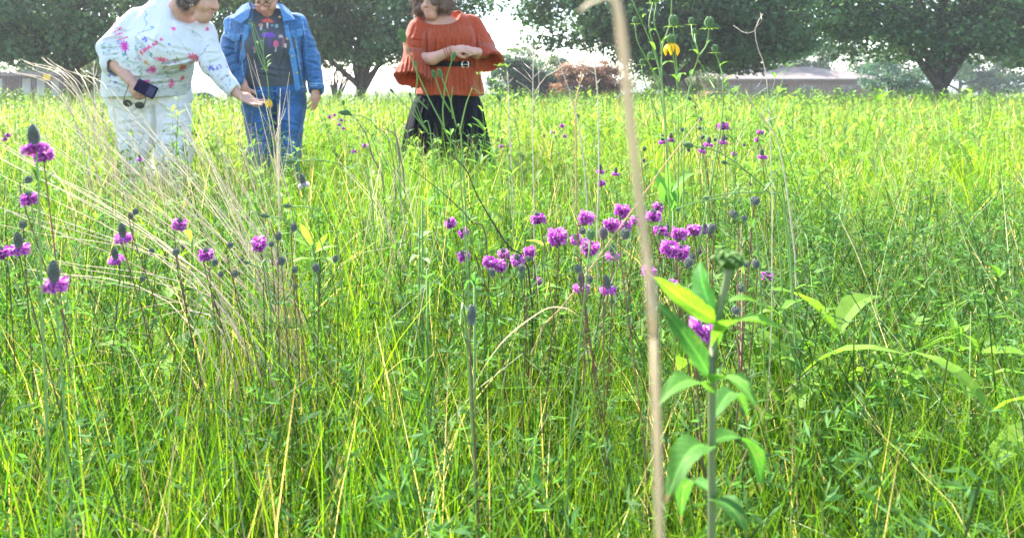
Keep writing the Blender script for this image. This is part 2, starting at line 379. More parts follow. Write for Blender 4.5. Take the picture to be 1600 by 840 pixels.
def make_tree(name, label, px, D, lobes, trunk_r, seed, cols, n_clump=150, per=230, size=.13, fork=1.6, group=None, cat='tree', clump=.95, lean=0.0):
    """lobes: (px, z, D offset, rx, ry, rz) ellipsoids of the crown, in metres apart from px"""
    rs = np.random.default_rng(seed); b = P(px, CY, D); b[2] = gz(b[0], D); t = thing(name, label, cat, b, group)
    E = np.array([[(q[0] - CX) / F * D, D + q[2], q[1], q[3], q[4], q[5]] for q in lobes])
    vol = (E[:, 3] * E[:, 4] * E[:, 5]) ** .75; who = rs.choice(len(E), n_clump, p=vol / vol.sum())
    d = nrm(rs.normal(size=(n_clump, 3))); u = rs.uniform(.25, 1, n_clump) ** .5
    ctr = E[who, :3] + d * u[:, None] * E[who, 3:]
    rad = clump * rs.uniform(.6, 1.25, n_clump)
    V, q, C = leaf_cloud(ctr, rad, per, size, cols, rs)
    build('crown', V - b, [q], 'crown', t, C, smooth=False)
    g = Geo(); top = np.array([b[0] + lean, b[1], b[2] + fork]); bk = (1, 1, 1)
    zt = max(q_[1] + q_[5] * .3 for q_ in lobes)
    trunk = curve([b - [0, 0, .15], b + [lean * .4, 0, fork * .5], top, [top[0] + .2, D, zt]], 12); rr = np.interp(np.linspace(0, 1, 12), [0, .08, .4, 1], [trunk_r * 1.5, trunk_r, trunk_r * .75, .05])
    g.add(*tube(trunk - b, rr, 9), bk)
    for k in range(11):
        e = ctr[rs.integers(n_clump)]; s0 = trunk[rs.integers(4, 10)]; m = (s0 + e) / 2 + [0, 0, .5 + rs.uniform(-.3, .5)]
        li = curve([s0, m, e], 8); g.add(*tube(li - b, np.linspace(trunk_r * .42, .025, 8), 6), bk)
        for _ in range(3):
            near = ctr[np.argsort(((ctr - li[5]) ** 2).sum(1))[rs.integers(1, 9)]]
            g.add(*tube(curve([li[4 + rs.integers(0, 3)], near], 5) - b, np.linspace(trunk_r * .16, .012, 5), 4), bk)
    g.build('trunk', 'bark', t); return t
GREEN = ((.035, .09, .045), (.075, .14, .045)); BLUEG = ((.04, .09, .075), (.06, .11, .085)); OLIVE = ((.09, .13, .03), (.06, .10, .03)); PURP = ((.16, .075, .085), (.25, .14, .12))
TG = 'shade trees behind the meadow'
make_tree('shade_tree', 'large dark tree behind the woman in the white floral top', 118, 25, [(110, 6.2, 0, 6.2, 4.0, 4.6), (20, 4.4, .5, 3.8, 3.0, 2.9), (230, 4.6, .5, 3.8, 3.0, 3.0), (330, 5.6, 0, 2.6, 2.6, 2.6), (-110, 5.5, 0, 4.0, 3, 4), (60, 2.7, 0, 3.2, 2, 1.2), (190, 2.8, 0, 3.0, 2, 1.2), (-60, 2.8, 0, 3, 2, 1.2), (120, 3.6, -1, 4.0, 2, 1.6), (270, 2.9, 0, 2.4, 1.6, 1.3)], .34, 11, GREEN, 430, 150, .195, 2.0, TG)
make_tree('shade_tree', 'broad tree with a forked trunk between the denim jacket and the rust blouse', 563, 28, [(570, 6.6, 0, 5.2, 4.2, 4.6), (455, 5.0, .5, 3.4, 3.0, 3.0), (665, 5.2, .4, 3.0, 2.8, 3.0), (560, 3.9, -1.0, 3.6, 2.2, 1.9), (400, 6.2, 0, 2.8, 2.6, 2.8), (480, 2.9, 0, 2.2, 1.6, 1.0), (630, 2.9, 0, 2.2, 1.6, 1.0), (560, 3.6, 0, 4.6, 2, 1.7), (360, 3.6, 0, 2.2, 1.6, 1.8)], .36, 12, GREEN, 430, 150, .20, 1.5, TG)
make_tree('shade_tree', 'spreading tree above the yellow coneflower on the right', 1046, 25, [(1040, 6.2, 0, 5.0, 4.0, 4.4), (900, 4.9, .3, 3.0, 2.8, 2.4), (1150, 4.4, .2, 3.4, 2.8, 2.7), (1030, 3.9, -.6, 3.2, 2.4, 1.9), (830, 5.6, 0, 1.5, 2.0, 1.9), (1000, 3.1, 0, 3.0, 2, 1.2), (1130, 2.8, 0, 3.0, 2, 1.2), (900, 3.4, 0, 1.8, 1.5, .9), (1050, 3.8, 0, 4.4, 2, 1.6), (1190, 3.4, 0, 2.4, 2, 1.6), (1060, 2.3, .3, 3.2, 1.5, .9), (1190, 2.3, 0, 2.2, 1.5, .9)], .38, 13, GREEN, 400, 150, .195, 1.7, TG)
make_tree('shade_tree', 'tall tree beyond the low house at the far right', 1470, 27, [(1470, 6.6, 0, 5.4, 4.0, 4.8), (1340, 4.8, .6, 3.2, 2.8, 2.6), (1620, 5.0, 0, 4.0, 3, 3.2), (1480, 3.9, -.6, 3.4, 2.4, 1.9), (1400, 3.1, 0, 3.0, 2, 1.2), (1560, 3.0, 0, 3.2, 2, 1.3)], .36, 14, GREEN, 360, 150, .20, 1.7, TG)
make_tree('background_tree', 'dark dense tree behind the roof at right', 1150, 66, [(1120, 3.4, 0, 5.5, 3, 3.6), (1215, 3.6, 0, 5.0, 3, 3.6), (1060, 2.6, 0, 3.4, 2.4, 2.9), (1300, 3.2, 0, 5, 3, 3.4)], .3, 15, GREEN, 170, 130, .3, 1.5, 'trees far behind the houses', 'tree', 1.1)
make_tree('background_tree', 'dark tree mass behind the pale building at far left', 60, 66, [(0, 3.2, 0, 6, 3, 3.5), (90, 3.0, 0, 6, 3, 3.4), (190, 3.2, 0, 5, 3, 3.4), (-110, 3.4, 0, 5, 3, 3.4)], .3, 16, GREEN, 190, 130, .3, 1.5, 'trees far behind the houses', 'tree', 1.1)
make_tree('background_tree', 'dark tree beyond the house at the far right edge', 1500, 66, [(1440, 3.2, 0, 6, 3, 3.5), (1560, 3.4, 0, 6, 3, 3.6), (1680, 3.4, 0, 5, 3, 3.6)], .3, 17, GREEN, 170, 130, .3, 1.5, 'trees far behind the houses', 'tree', 1.1)
SG = 'shrubs along the park road'
make_tree('dark_shrub', 'dense blue-green shrub beside the rust blouse sleeve', 800, 36, [(792, 1.15, 0, 1.15, 1.0, 1.9), (825, .95, 0, 1.1, 1.0, 1.6), (852, .8, .3, .9, .9, 1.2)], .12, 21, BLUEG, 150, 180, .12, .5, SG, 'shrub', .42)
make_tree('dark_shrub', 'small rounded blue-green bush left of the purple-leaved shrub', 872, 44, [(872, 1.5, 0, 1.2, 1.0, 1.7)], .1, 22, BLUEG, 40, 140, .12, .5, SG, 'shrub', .45)
make_tree('olive_shrub', 'yellowish green bushy sapling behind the blue-green shrub', 812, 40, [(812, 2.4, 0, 1.7, 1.2, 1.2), (850, 1.9, .4, 1.3, 1.0, 1.2)], .1, 23, OLIVE, 60, 120, .12, 1.2, SG, 'shrub', .5)
make_tree('purple_shrub', 'rounded purple-leaved shrub near the parked cars', 916, 34, [(910, .95, 0, 1.3, 1.0, 1.55), (945, .9, 0, 1.0, 1.0, 1.4), (885, .6, 0, .85, .8, 1.0)], .1, 24, PURP, 170, 190, .11, .5, SG, 'shrub', .4)
make_tree('olive_shrub', 'pale green sapling behind the dry weeds left of the white top', 140, 30, [(140, 1.25, 0, .8, .8, 1.15)], .06, 25, OLIVE, 30, 90, .10, .6, SG, 'shrub', .4)
make_tree('olive_shrub', 'light green bush under the tree beside the brown house', 1085, 38, [(1075, 1.2, 0, 2.2, 1.2, 1.2), (1010, 1.0, 0, 1.4, 1.0, 1.0)], .08, 26, OLIVE, 60, 120, .12, .6, SG, 'shrub', .5)
make_tree('dark_shrub', 'dark shrub beyond the corner of the house, far right', 1390, 36, [(1390, 1.1, 0, 1.6, 1.1, 1.5), (1440, .9, 0, 1.3, 1.0, 1.2)], .1, 27, BLUEG, 60, 140, .12, .5, SG, 'shrub', .45)
# bare branched shrub by the forked tree
b = P(522, CY, 24); b[2] = gz(b[0], 24); t = thing('bare_shrub', 'bare branching shrub beside the denim jacket cuff', 'shrub', b); g = Geo(); rs = np.random.default_rng(5)
for ex, ey in ((505, 100), (515, 92), (530, 88), (545, 95), (556, 100), (540, 112), (500, 118), (552, 112), (524, 100)):
    e = P(ex, ey, 24 + rs.uniform(-.6, .6)); m = (b * .55 + e * .45) + [rs.uniform(-.15, .15), 0, .25]; li = curve([b, m, e], 9)
    g.add(*tube(li - b, np.linspace(.06, .012, 9), 5), (1, 1, 1))
    for _ in range(3):
        s0 = li[rs.integers(4, 8)]; g.add(*tube(curve([s0, s0 + rs.normal(size=3) * .22 + [0, 0, .25]], 4) - b, np.linspace(.02, .006, 4), 4), (1, 1, 1))
g.build('branch', 'bark', t)

# ------------------------------------------------------------------ far buildings
def house():
    D = 60; a = P(1085, CY, D); z0 = float(gz(0, D)); x0 = a[0] + 1.2; x1 = x0 + 17; t = thing('house', 'low brown house with a shallow pinkish roof behind the right-hand tree', 'house', ((x0 + x1) / 2, D, z0))
    o = np.array(t.location); g = Geo(); g.add(*box((x0, D, z0 - .2), (x1, D + 8, z0 + 2.42)), (1, 1, 1)); g.V[-1] -= o; g.build('wall', 'brick', t, False)
    ev = z0 + 2.42; rd = z0 + 3.75; X0, X1, Y0, Y1 = x0 - .9, x1 + .9, D - .9, D + 8.9
    V = np.array([[X0, Y0, ev], [X1, Y0, ev], [X1, Y1, ev], [X0, Y1, ev], [X0 + 4.5, D + 4, rd], [X1 - 4.5, D + 4, rd], [X0, Y0, ev - .16], [X1, Y0, ev - .16], [X1, Y1, ev - .16], [X0, Y1, ev - .16]]) + [0, 0, .165]
    r = build('roof', V - o, [np.array([[0, 1, 5, 4], [2, 3, 4, 5], [0, 6, 7, 1], [1, 7, 8, 2], [2, 8, 9, 3], [3, 9, 6, 0], [9, 8, 7, 6]]), np.array([[1, 2, 5], [3, 0, 4]])], 'roof', t, smooth=False)
    g = Geo(); g.add(*box((X0 + 6, D + 3.6, rd - .5), (X0 + 6.7, D + 4.3, rd + .9)), (1, 1, 1)); g.V[-1] -= o; g.build('chimney', 'brick', r, False)
    for k, (wx, ww, zb, zh) in enumerate(((1.6, 1.5, .95, 1.1), (4.6, 1.5, .95, 1.1), (9.4, 1.5, .95, 1.1), (13.2, 1.8, .95, 1.1))):
        g = Geo(); xa, xb = x0 + wx, x0 + wx + ww
        for bx in (((xa, zb), (xb, zb + .08)), ((xa, zb + zh - .08), (xb, zb + zh)), ((xa, zb + .08), (xa + .08, zb + zh - .08)), ((xb - .08, zb + .08), (xb, zb + zh - .08)), (((xa + xb) / 2 - .03, zb + .08), ((xa + xb) / 2 + .03, zb + zh - .08))):
            g.add(*box((bx[0][0], D - .06, z0 + bx[0][1]), (bx[1][0], D - .002, z0 + bx[1][1])), (1, 1, 1)); g.V[-1] -= o
        f = g.build('window', 'roof', t, False); g = Geo(); g.add(*box((xa + .08, D - .03, z0 + zb + .08), (xb - .08, D - .003, z0 + zb + zh - .08)), (1, 1, 1)); g.V[-1] -= o; g.build('pane', 'glass', f, False)
    g = Geo(); g.add(*box((x0 + 7.2, D - .05, z0), (x0 + 8.15, D - .002, z0 + 2.05)), (1, 1, 1)); g.V[-1] -= o; d = g.build('door', 'bark', t, False)
    g = Geo(); g.add(*tube([[x0 + 8.03, D - .1, z0 + 1.0], [x0 + 8.03, D - .05, z0 + 1.0]], .03), (1, 1, 1)); g.V[-1] -= o; g.build('handle', 'metal', d)
house()
def shed():                                     # pale low building with brown posts far left
    D = 52; z0 = float(gz(0, D)); x0 = P(-90, CY, D)[0]; x1 = P(175, CY, D)[0]; t = thing('park_building', 'long pale building with brown posts under the left tree', 'building', ((x0 + x1) / 2, D, z0)); o = np.array(t.location)
    def part(n, lo, hi, m, par=t):
        g = Geo(); g.add(*box(lo, hi), (1, 1, 1)); g.V[-1] -= o; return g.build(n, m, par, False)
    part('wall', (x0, D + 2, z0 - .2), (x1, D + 7, z0 + 2.75), 'brick')
    part('roof', (x0 - .5, D - .5, z0 + 2.75), (x1 + .5, D + 7.5, z0 + 3.05), 'roof')
    n = 11
    for k in range(n):
        xa = x0 + .4 + (x1 - x0 - .8) * k / n; part('post', (xa - .12, D - .1, z0), (xa + .12, D + .12, z0 + 2.745), 'bark')
        if k % 4 != 3: part('wall_panel', (xa + .3, D + 1.93, z0 + .95), (xa + (x1 - x0) / n - .3, D + 1.997, z0 + 2.55), 'white')
shed()
b = P(73, 118, 44); z0 = float(gz(0, 44)); t = thing('notice_sign', 'small yellow sign in front of the pale building at left', 'sign', (b[0], 44, z0)); g = Geo(); g.add(*box((-.27, -.02, 1.9), (.27, .02, 2.35)), (1, 1, 1)); g.V[-1][:, 2] += b[2] - z0 - 2.25; g.build('board', 'yellow', t, False)
g = Geo(); g.add(*tube([[0, .035, -.1], [0, .035, b[2] - z0]], .03), (1, 1, 1)); g.build('post', 'bark', t)

# ------------------------------------------------------------------ parked cars, mostly hidden by the meadow
def car(label, px, D, paint, flip=1):
    b = P(px, CY, D); z0 = float(gz(b[0], D)); t = thing('parked_car', label, 'car', (b[0], D, z0), 'cars parked along the road')
    m = mat('car_paint', paint, 0.25, spec=.6)
    prof = [(-2.15, .35), (-2.2, .62), (-2.1, .85), (-1.3, .93), (-.55, 1.42), (.75, 1.46), (1.55, 1.02), (2.1, .92), (2.2, .6), (2.15, .35)]
    def slab(pr, y0, y1, inset=0):
        pr = np.array(pr); n = len(pr); V = []
        for y, ins in ((y0, inset), (y0 + .08, 0), (y1 - .08, 0), (y1, inset)):
            for x, z in pr: V.append([x * flip * (1 - ins * .03), y + np.clip((z - .9), 0, 1) * (.28 if y < 0 else -.28), z - ins * .02])
        V = np.array(V); q = [[k * n + i, k * n + (i + 1) % n, (k + 1) * n + (i + 1) % n, (k + 1) * n + i] for k in range(3) for i in range(n)]
        f3 = []
        for k, sg in ((0, 1), (3, -1)):
            for i in range(1, n - 1): f3.append([k * n, k * n + i, k * n + i + 1][::sg])
        return V, [np.array(q), np.array(f3)]
    g = Geo(); g.add(*slab(prof, -.86, .86, 1), (1, 1, 1)); body = g.build('body', m, t, False)
    for a, c in (((-1.1, -.1), 0), ((0, 1.2), 1)):
        g = Geo(); pr = [(-1.08, .97), (-.52, 1.36), (.05, 1.38), (.05, .97)] if c == 0 else [(.13, .97), (.13, 1.38), (.72, 1.38), (1.38, 1.0)]
        for sy in (-1, 1):
            V = np.array([[x * flip, sy * (.868 - np.clip(z - .9, 0, 1) * .28), z] for x, z in pr]); g = Geo(); g.add(V, [np.array([[0, 1, 2, 3]])], (1, 1, 1)); g.build('window', 'glass', t, False)
    for x in (-1.35, 1.38):
        for y in (-.8, .8):
            w_ = thing_part_wheel(x * flip, y, t)
    for y in (-.6, .6):
        g = Geo(); xx = 2.17 * flip; g.add(*box((min(xx, xx + .05 * flip), y - .2, .66), (max(xx, xx + .05 * flip), y + .2, .82)), (.5, .02, .02)); g.build('tail_light', 'plain', t, False)
def thing_part_wheel(x, y, t):
    g = Geo(); th = np.linspace(0, 2 * math.pi, 17)[:-1]; V, Fs = tube([[x, y - .1, .33], [x, y + .1, .33]], .33, 16); g.add(V, Fs, (1, 1, 1)); o = g.build('wheel', 'rubber', t)
    g = Geo(); g.add(*tube([[x, y - .106, .33], [x, y + .106, .33]], .2, 12), (1, 1, 1)); g.build('rim', 'metal', o); return o
car('dark car with a pale roof line, partly hidden by meadow near the blurred stalk', 985, 40, (.05, .05, .10))
car('white car half hidden by meadow below the purple-leaved shrub', 850, 42.5, (.75, .76, .78), -1)
car('grey car showing in the gap under the floral sleeve', 312, 42.5, (.30, .31, .34))
car('red car low behind the meadow, right of the dark car', 1118, 42.5, (.35, .03, .03), -1)

# ------------------------------------------------------------------ summer haze over the field
def haze(density):
    m = bpy.data.materials.new('haze_air'); m.use_nodes = True; nt_ = m.node_tree; nt_.nodes.remove(nt_.nodes['Principled BSDF'])
    v = nt_.nodes.new('ShaderNodeVolumePrincipled'); v.inputs['Color'].default_value = (.95, .97, 1, 1); v.inputs['Density'].default_value = density; v.inputs['Anisotropy'].default_value = .35
    nt_.links.new(v.outputs[0], nt_.nodes['Material Output'].inputs['Volume']); M['haze'] = m
    g = Geo(); g.add(*box((-500, -40, -5), (600, 520, 14)), (1, 1, 1)); tag(g.build('haze', m, None, False), kind='stuff')
haze(.00095)

# ================================================================== PEOPLE
SKIN = np.array([.52, .285, .205])
def frame(fwd, up=(0, 0, 1), roll=0.0):
    f = nrm(fwd); r = nrm(np.cross(f, up)); u = np.cross(r, f)
    if roll: r, u = r * math.cos(roll) + u * math.sin(roll), u * math.cos(roll) - r * math.sin(roll)
    return np.stack([r, f, u], 1)              # columns right, forward, up
def head_sdf(S, c, Rm, s=1.0, smile=0.0, chubby=0.0):
    B = S; S = Field(c - .19, c + .19, .0046); B.extra.append(S)
    L = lambda x, y, z: c + Rm @ (np.array([x, y, z]) * s); E = lambda p, r, k=.02, op='u': S.ell(L(*p), np.array(r) * s, Rm, k * s, op)
    E((0, -.012, .03), (.074, .096, .092)); E((0, .03, -.035), (.062 + chubby * .006, .064, .085), .03); E((0, .062, -.102), (.034, .03, .028), .035)
    for q in (-1, 1):
        E((q * .04, .055, -.047), (.029 + chubby * .005, .03, .03), .03); E((q * .013, .099, -.044), (.0095, .012, .009), .008)
        E((q * .076, -.008, -.012), (.011, .024, .033), .008); E((q * .03, .097, .003), (.02, .016, .0125), .012, 's'); E((q * .03, .077, .002), (.014, .014, .014), .004)
        S.cap(L(q * .048, .079, .026), L(q * .016, .089, .024), .008 * s, .008 * s, .016 * s)
        S.cap(L(q * .022, .1, -.05), L(q * .036, .083, -.078), .0025 * s, .0025 * s, .008 * s, 's')
    S.cap(L(0, .088, .012), L(0, .115, -.037), .009 * s, .0145 * s, .014 * s)
    sm = smile * .009
    for z_, y_, r_, w_ in ((-.0735, .0935, .0052, .024), (-.0855, .0915, .0058, .021)):
        ps = [L(-w_ - smile * .006, y_ - .014 - smile * .003, -.0785 + sm), L(-.009, y_, z_), L(.009, y_, z_), L(w_ + smile * .006, y_ - .014 - smile * .003, -.0785 + sm)]
        for k_ in range(3): S.cap(ps[k_], ps[k_ + 1], r_ * s * (.55 if k_ == 0 else 1), r_ * s * (.55 if k_ == 2 else 1), .006 * s)
    for a, b2 in (((-.03, .083, -.079 + sm), (-.01, .1, -.0795)), ((-.01, .1, -.0795), (.01, .1, -.0795)), ((.01, .1, -.0795), (.03, .083, -.079 + sm))):
        S.cap(L(*a), L(*b2), .0022 * s, .0022 * s, .003 * s, 's')
    if chubby: E((0, .035, -.125), (.045, .045, .03), .03)
def head_col(V, C, c, Rm, s=1.0, brow=(.2, .14, .11)):
    q = (V - c) @ Rm / s; x, y, z = np.abs(q[:, 0]), q[:, 1], q[:, 2]; fr = y > .05
    C[(y > .06) & (x < .026) & (np.abs(z + .08) < .0085)] = (.50, .21, .18)
    C[fr & (x > .012) & (x < .05) & (np.abs(z - .028 - .12 * (.02 - np.abs(x - .034))) < .0030)] = np.array(brow) * .5 + np.array([.25, .14, .1])
    e = fr & (np.abs(x - .03) < .0145) & (np.abs(z - .001) < .0065); C[e] = (.42, .36, .33)
    C[fr & (np.abs(x - .03) < .006) & (np.abs(z - .001) < .006)] = (.05, .04, .035)
    C[fr & (np.abs(x - .03) < .017) & (np.abs(z - .0085) < .0028)] = (.14, .08, .07)
    C *= (1 + .07 * np.clip(wrinkle(99, 1, 90)(V), -1, 1))[:, None] * np.array([1, .99, .98])
    m = fr & (np.hypot(x - .042, (z + .045)) < .022); C[m] = C[m] * .7 + np.array([.72, .33, .27]) * .3
    m = fr & (x < .018) & (np.abs(z + .035) < .016); C[m] = C[m] * .75 + np.array([.72, .33, .27]) * .25
    return C
def hand(S, wrist, palm_dir, normal, side, curls, s=1.0, spread=.12, thumb=(.5, .4)):
    """palm_dir: towards the fingers, normal: out of the back of the hand, side: +1/-1 where the thumb is"""
    f = nrm(palm_dir); n = nrm(np.asarray(normal) - f * np.dot(f, normal)); a = np.cross(f, n) * side; wrist = np.asarray(wrist, float); Rm = np.stack([a, f, n], 1)
    B = S; S = Field(wrist - .2, wrist + .2, .0036); B.extra.append(S); S.cap(wrist - f * .02, wrist + f * .02, .026 * s, .024 * s)
    W = lambda x, y, z: wrist + Rm @ (np.array([x, y, z]) * s)
    S.ell(W(0, .045, 0), np.array([.039, .052, .016]) * s, Rm, .014); S.ell(W(.022, .028, -.006), np.array([.02, .032, .016]) * s, Rm, .012)
    lens = (.072, .08, .075, .058); xs = (.028, .009, -.010, -.028)
    for i in range(4):
        p = np.array([xs[i], .084 - .006 * (i in (0, 3)) - .008 * (i == 3), 0]); ang = 0.0; dx = (1.2 - i) * spread; pts = [W(*p)]; rad = [.0088]
        for j, fr in enumerate((.45, .3, .25)):
            ang += curls[i] * (.75, 1.0, .7)[j]; p = p + lens[i] * fr * np.array([dx * math.cos(ang), math.cos(ang), -math.sin(ang)]); pts.append(W(*p)); rad.append((.0082, .0074, .0062)[j])
        S.chain(pts, np.array(rad) * s, .0025)
    t0 = np.array([.034, .022, -.006]); t1 = t0 + .036 * nrm([thumb[0], .8, -thumb[1]]); t2 = t1 + .03 * nrm([thumb[0] * .3, 1, -thumb[1] * 1.2])
    S.chain([W(*t0), W(*t1), W(*t2)], np.array([.0125, .0105, .0085]) * s, .008)
def shoe(parent, p, yaw, col, name='shoe'):
    S = Field(p + np.array([-.17, -.17, -.03]), p + np.array([.17, .17, .14]), .009); c, s = math.cos(yaw), math.sin(yaw); Rm = np.array([[c, s, 0], [-s, c, 0], [0, 0, 1.]])
    L = lambda x, y, z: p + Rm @ np.array([x, y, z])
    S.ell(L(0, .05, .035), (.046, .09, .035), Rm, .03); S.ell(L(0, -.06, .045), (.036, .055, .05), Rm, .03); S.cap(L(0, -.06, .06), L(0, -.06, .12), .045, .04, .02)
    S.put(lambda X, Y, Z: Z - p[2] + 0 * X + 0 * Y, p - .2, p + [.2, .2, 0], .004, 's'); return S.build(name, 'dark', parent, col)
def hair_strands(g, V, Fs, n, length, col, rs, curl=.3, wid=.0013, lift=.15, c=None, Rm=None):
    """short strands combed over the hair mass: V, Fs is its surface"""
    q = Fs[0]; nr = np.zeros_like(V); fn = np.cross(V[q[:, 1]] - V[q[:, 0]], V[q[:, 2]] - V[q[:, 0]])
    for k in range(4): np.add.at(nr, q[:, k], fn)
    nr = nrm(nr); ix = rs.integers(0, len(V), n)
    for i in ix:
        N_ = nr[i]; loc = (V[i] - c) @ Rm; front = loc[1] > .055
        d0 = Rm @ np.array([np.sign(loc[0]) * .5, -.3 if not front else .1, -1.0]); d = nrm(d0 - N_ * (d0 @ N_) + rs.normal(size=3) * curl * .5); p = V[i] - N_ * .002; pts = [p]; l = length * rs.uniform(.5, 1.2) * (.5 if front else 1)
        for j in range(3):
            pts.append(pts[-1] + d * l / 3 + N_ * (.003 if j == 0 else lift * l / 3 * rs.uniform(-.3, 1))); d = nrm(d + rs.normal(size=3) * curl)
        v, f = tube(np.array(pts), np.array([wid, wid, wid * .8, wid * .35]), 3, False); g.add(v, f, np.array(col) * rs.uniform(.45, 1.8))
def paint(C, m, col, a=1.0): C[m] = C[m] * (1 - a) + np.array(col) * a
def seg_dist(x, y, a, b):
    ax, ay = a; bx, by = b; dx, dy = bx - ax, by - ay; t = np.clip(((x - ax) * dx + (y - ay) * dy) / (dx * dx + dy * dy + 1e-9), 0, 1); return np.hypot(x - ax - t * dx, y - ay - t * dy)
def ring(py, px, D, hw, ry): p = P(px, py, D); return (p[2], p[0], p[1], hw / F * D, ry)

# ---------------------------------------------------------------- woman bending in the white floral top
def woman_white():
    base = P(235, CY, 4.0); base[2] = 0
    t = thing('person', 'person in white floral top and white trousers bending towards a yellow flower', 'person', base)
    Rm = frame((.91, -.34, -.32), (0.12, 0, 1)); hs = 1.06; anc = P(340, 13, 3.68); c = anc - Rm @ np.array([0, .122, -.04]) * hs
    S = Field(P(130, CY, 3.9) * [1, 0, 0] + [0, 3.45, 0], [P(430, CY, 3.7)[0], 4.4, 1.66], .0085)
    head_sdf(S, c, Rm, hs, 0, .35)
    neck = P(272, 26, 3.88); S.chain([neck, P(285, 8, 3.84), c + Rm @ np.array([0, -.01, -.06])], [.085, .068, .062], .03)
    S.ell(P(276, 34, 3.88), (.13, .105, .11), None, .03); S.ell(P(250, 60, 3.95), (.16, .12, .14), None, .04)
    # arms
    S.chain([P(206, 42, 3.92), P(176, 84, 3.84), P(184, 102, 3.78), P(205, 127, 3.70)], [.05, .048, .045, .032], .02)
    hand(S, P(205, 127, 3.70), P(214, 150, 3.655) - P(205, 127, 3.70), (-.55, -.75, .2), 1, (.75, .8, .85, .9), 1.0, .05, (.4, .7))
    S.chain([P(318, 56, 3.86), P(332, 100, 3.76), P(356, 136, 3.69), P(376, 150, 3.66)], [.045, .043, .034, .027], .02)
    hand(S, P(376, 150, 3.66), P(404, 164, 3.64) - P(376, 150, 3.66), (-.25, .45, -.85), 1, (.3, .25, .2, .22), 1.0, .1, (.2, -.2))
    S.build('body', 'skin', t, lambda V: head_col(V, np.tile(SKIN, (len(V), 1)), c, Rm, hs))
    # top
    T = Field([P(140, 0, 4.2)[0], 3.45, .72], [P(385, 0, 3.7)[0], 4.45, 1.52], .0075)
    T.loft([ring(149, 229, 4.02, 64, .235), ring(130, 229, 3.99, 66, .235), ring(110, 233, 3.95, 65, .235), ring(85, 243, 3.91, 60, .225), ring(62, 256, 3.87, 58, .2), ring(44, 262, 3.87, 60, .15), ring(26, 260, 3.89, 50, .115), ring(10, 258, 3.91, 34, .085), ring(2, 257, 3.92, 18, .06)], .03, yaw=-.25)
    T.ell(P(268, 82, 3.74), (.17, .1, .1), None, .07)
    T.chain([P(214, 34, 3.93), P(174, 78, 3.84), P(175, 97, 3.80)], [.078, .072, .064], .035)
    T.chain([P(316, 50, 3.84), P(331, 98, 3.75), P(363, 139, 3.675)], [.076, .066, .046], .03)
    T.ell(P(292, 4, 3.74), (.13, .2, .142), None, .012, 's')
    T.cap(P(176, 101, 3.79), P(182, 106, 3.77), .064, .062, .006, 's'); T.cap(P(372, 146, 3.66), P(378, 151, 3.65), .05, .05, .006, 's')
    T.band(wrinkle(3, .008, 24, (1.2, 1, .6))); T.band(wrinkle(8, .0032, 62, (1.3, 1, .5)))
    def col(V):
        x, y = pix(V); C = np.tile(np.array([.66, .665, .67]), (len(V), 1)); r = np.random.default_rng(2); r2 = lambda a, b: np.hypot(x - a, y - b)
        MAG, PINK, VIO, BLU, TEAL, GRN, ORG, RED = (.62, .03, .30), (.75, .06, .26), (.40, .05, .42), (.08, .07, .55), (.06, .30, .32), (.08, .30, .12), (.60, .22, .04), (.70, .06, .10)
        for _ in range(90):
            a, b2 = r.uniform(165, 300), r.uniform(95, 146); an = r.uniform(-.9, .5); ln = r.uniform(2, 6); paint(C, seg_dist(x, y, (a, b2), (a + ln * math.cos(an), b2 + ln * math.sin(an))) < r.uniform(.7, 1.3), (TEAL, BLU, GRN, (.3, .34, .42), VIO)[r.integers(5)], .6)
        for _ in range(46):
            a, b2 = r.uniform(318, 362), r.uniform(98, 142); paint(C, r2(a, b2) < r.uniform(.8, 2.0), (TEAL, BLU, BLU, VIO)[r.integers(4)], .6)
        for _ in range(24):
            a, b2 = r.uniform(156, 186), r.uniform(62, 94); paint(C, seg_dist(x, y, (a, b2), (a + r.uniform(-5, 8), b2 + r.uniform(-3, 3))) < .8, TEAL, .7)
        for a, b2, w_, k in [((213, 55), (213, 78), 1.1, TEAL), ((218, 86), (203, 108), 1.2, TEAL), ((227, 15), (228, 40), 1.3, TEAL), ((326, 71), (308, 93), 1.3, (.05, .2, .26)), ((222, 106), (218, 122), 2.4, GRN), ((248, 113), (262, 105), 1.6, GRN), ((213, 78), (226, 72), 1, TEAL), ((240, 122), (285, 108), 1.2, TEAL), ((206, 112), (228, 100), .9, TEAL), ((262, 118), (300, 104), .9, GRN), ((217, 52), (236, 46), 1.2, (.05, .18, .3))]:
            xx = x + 1.8 * np.sin(y * .45 + a[0]); paint(C, (seg_dist(xx, y, a, b2) < w_ * .75) & (np.sin(x * 1.1 + y * .9) > -.75), k, .75)
        for a, b2, rr, k in [(235, 86, 4, TEAL), (194, 85, 4, TEAL), (199, 92, 3, TEAL), (238, 43, 2.6, TEAL), (277, 93, 4, (.25, .3, .05)), (228, 97, 3.4, ORG), (232, 100, 2.4, ORG), (225, 61, 3.6, BLU), (228, 65, 2.6, BLU), (264, 70, 2, BLU), (301, 50, 1.7, BLU), (329, 105, 3.8, BLU), (333, 108, 2.6, BLU), (340, 106, 2.4, BLU), (317, 105, 2, BLU), (171, 118, 3, BLU), (181, 128, 2.4, BLU), (262, 82, 1.6, TEAL), (266, 85, 1.6, TEAL), (272, 79, 1.4, TEAL), (260, 104, 2.6, RED), (217, 92, 2, PINK), (222, 83, 4, RED), (226, 78, 4.4, PINK), (233, 75, 4.2, PINK), (240, 70, 3.6, PINK), (245, 66, 3.2, PINK), (252, 62, 3, PINK), (325, 28, 2.2, VIO)]:
            th = np.arctan2(y - b2, x - a); paint(C, r2(a, b2) < rr * (.75 + .35 * np.cos(4 * th + a)), k, .95)
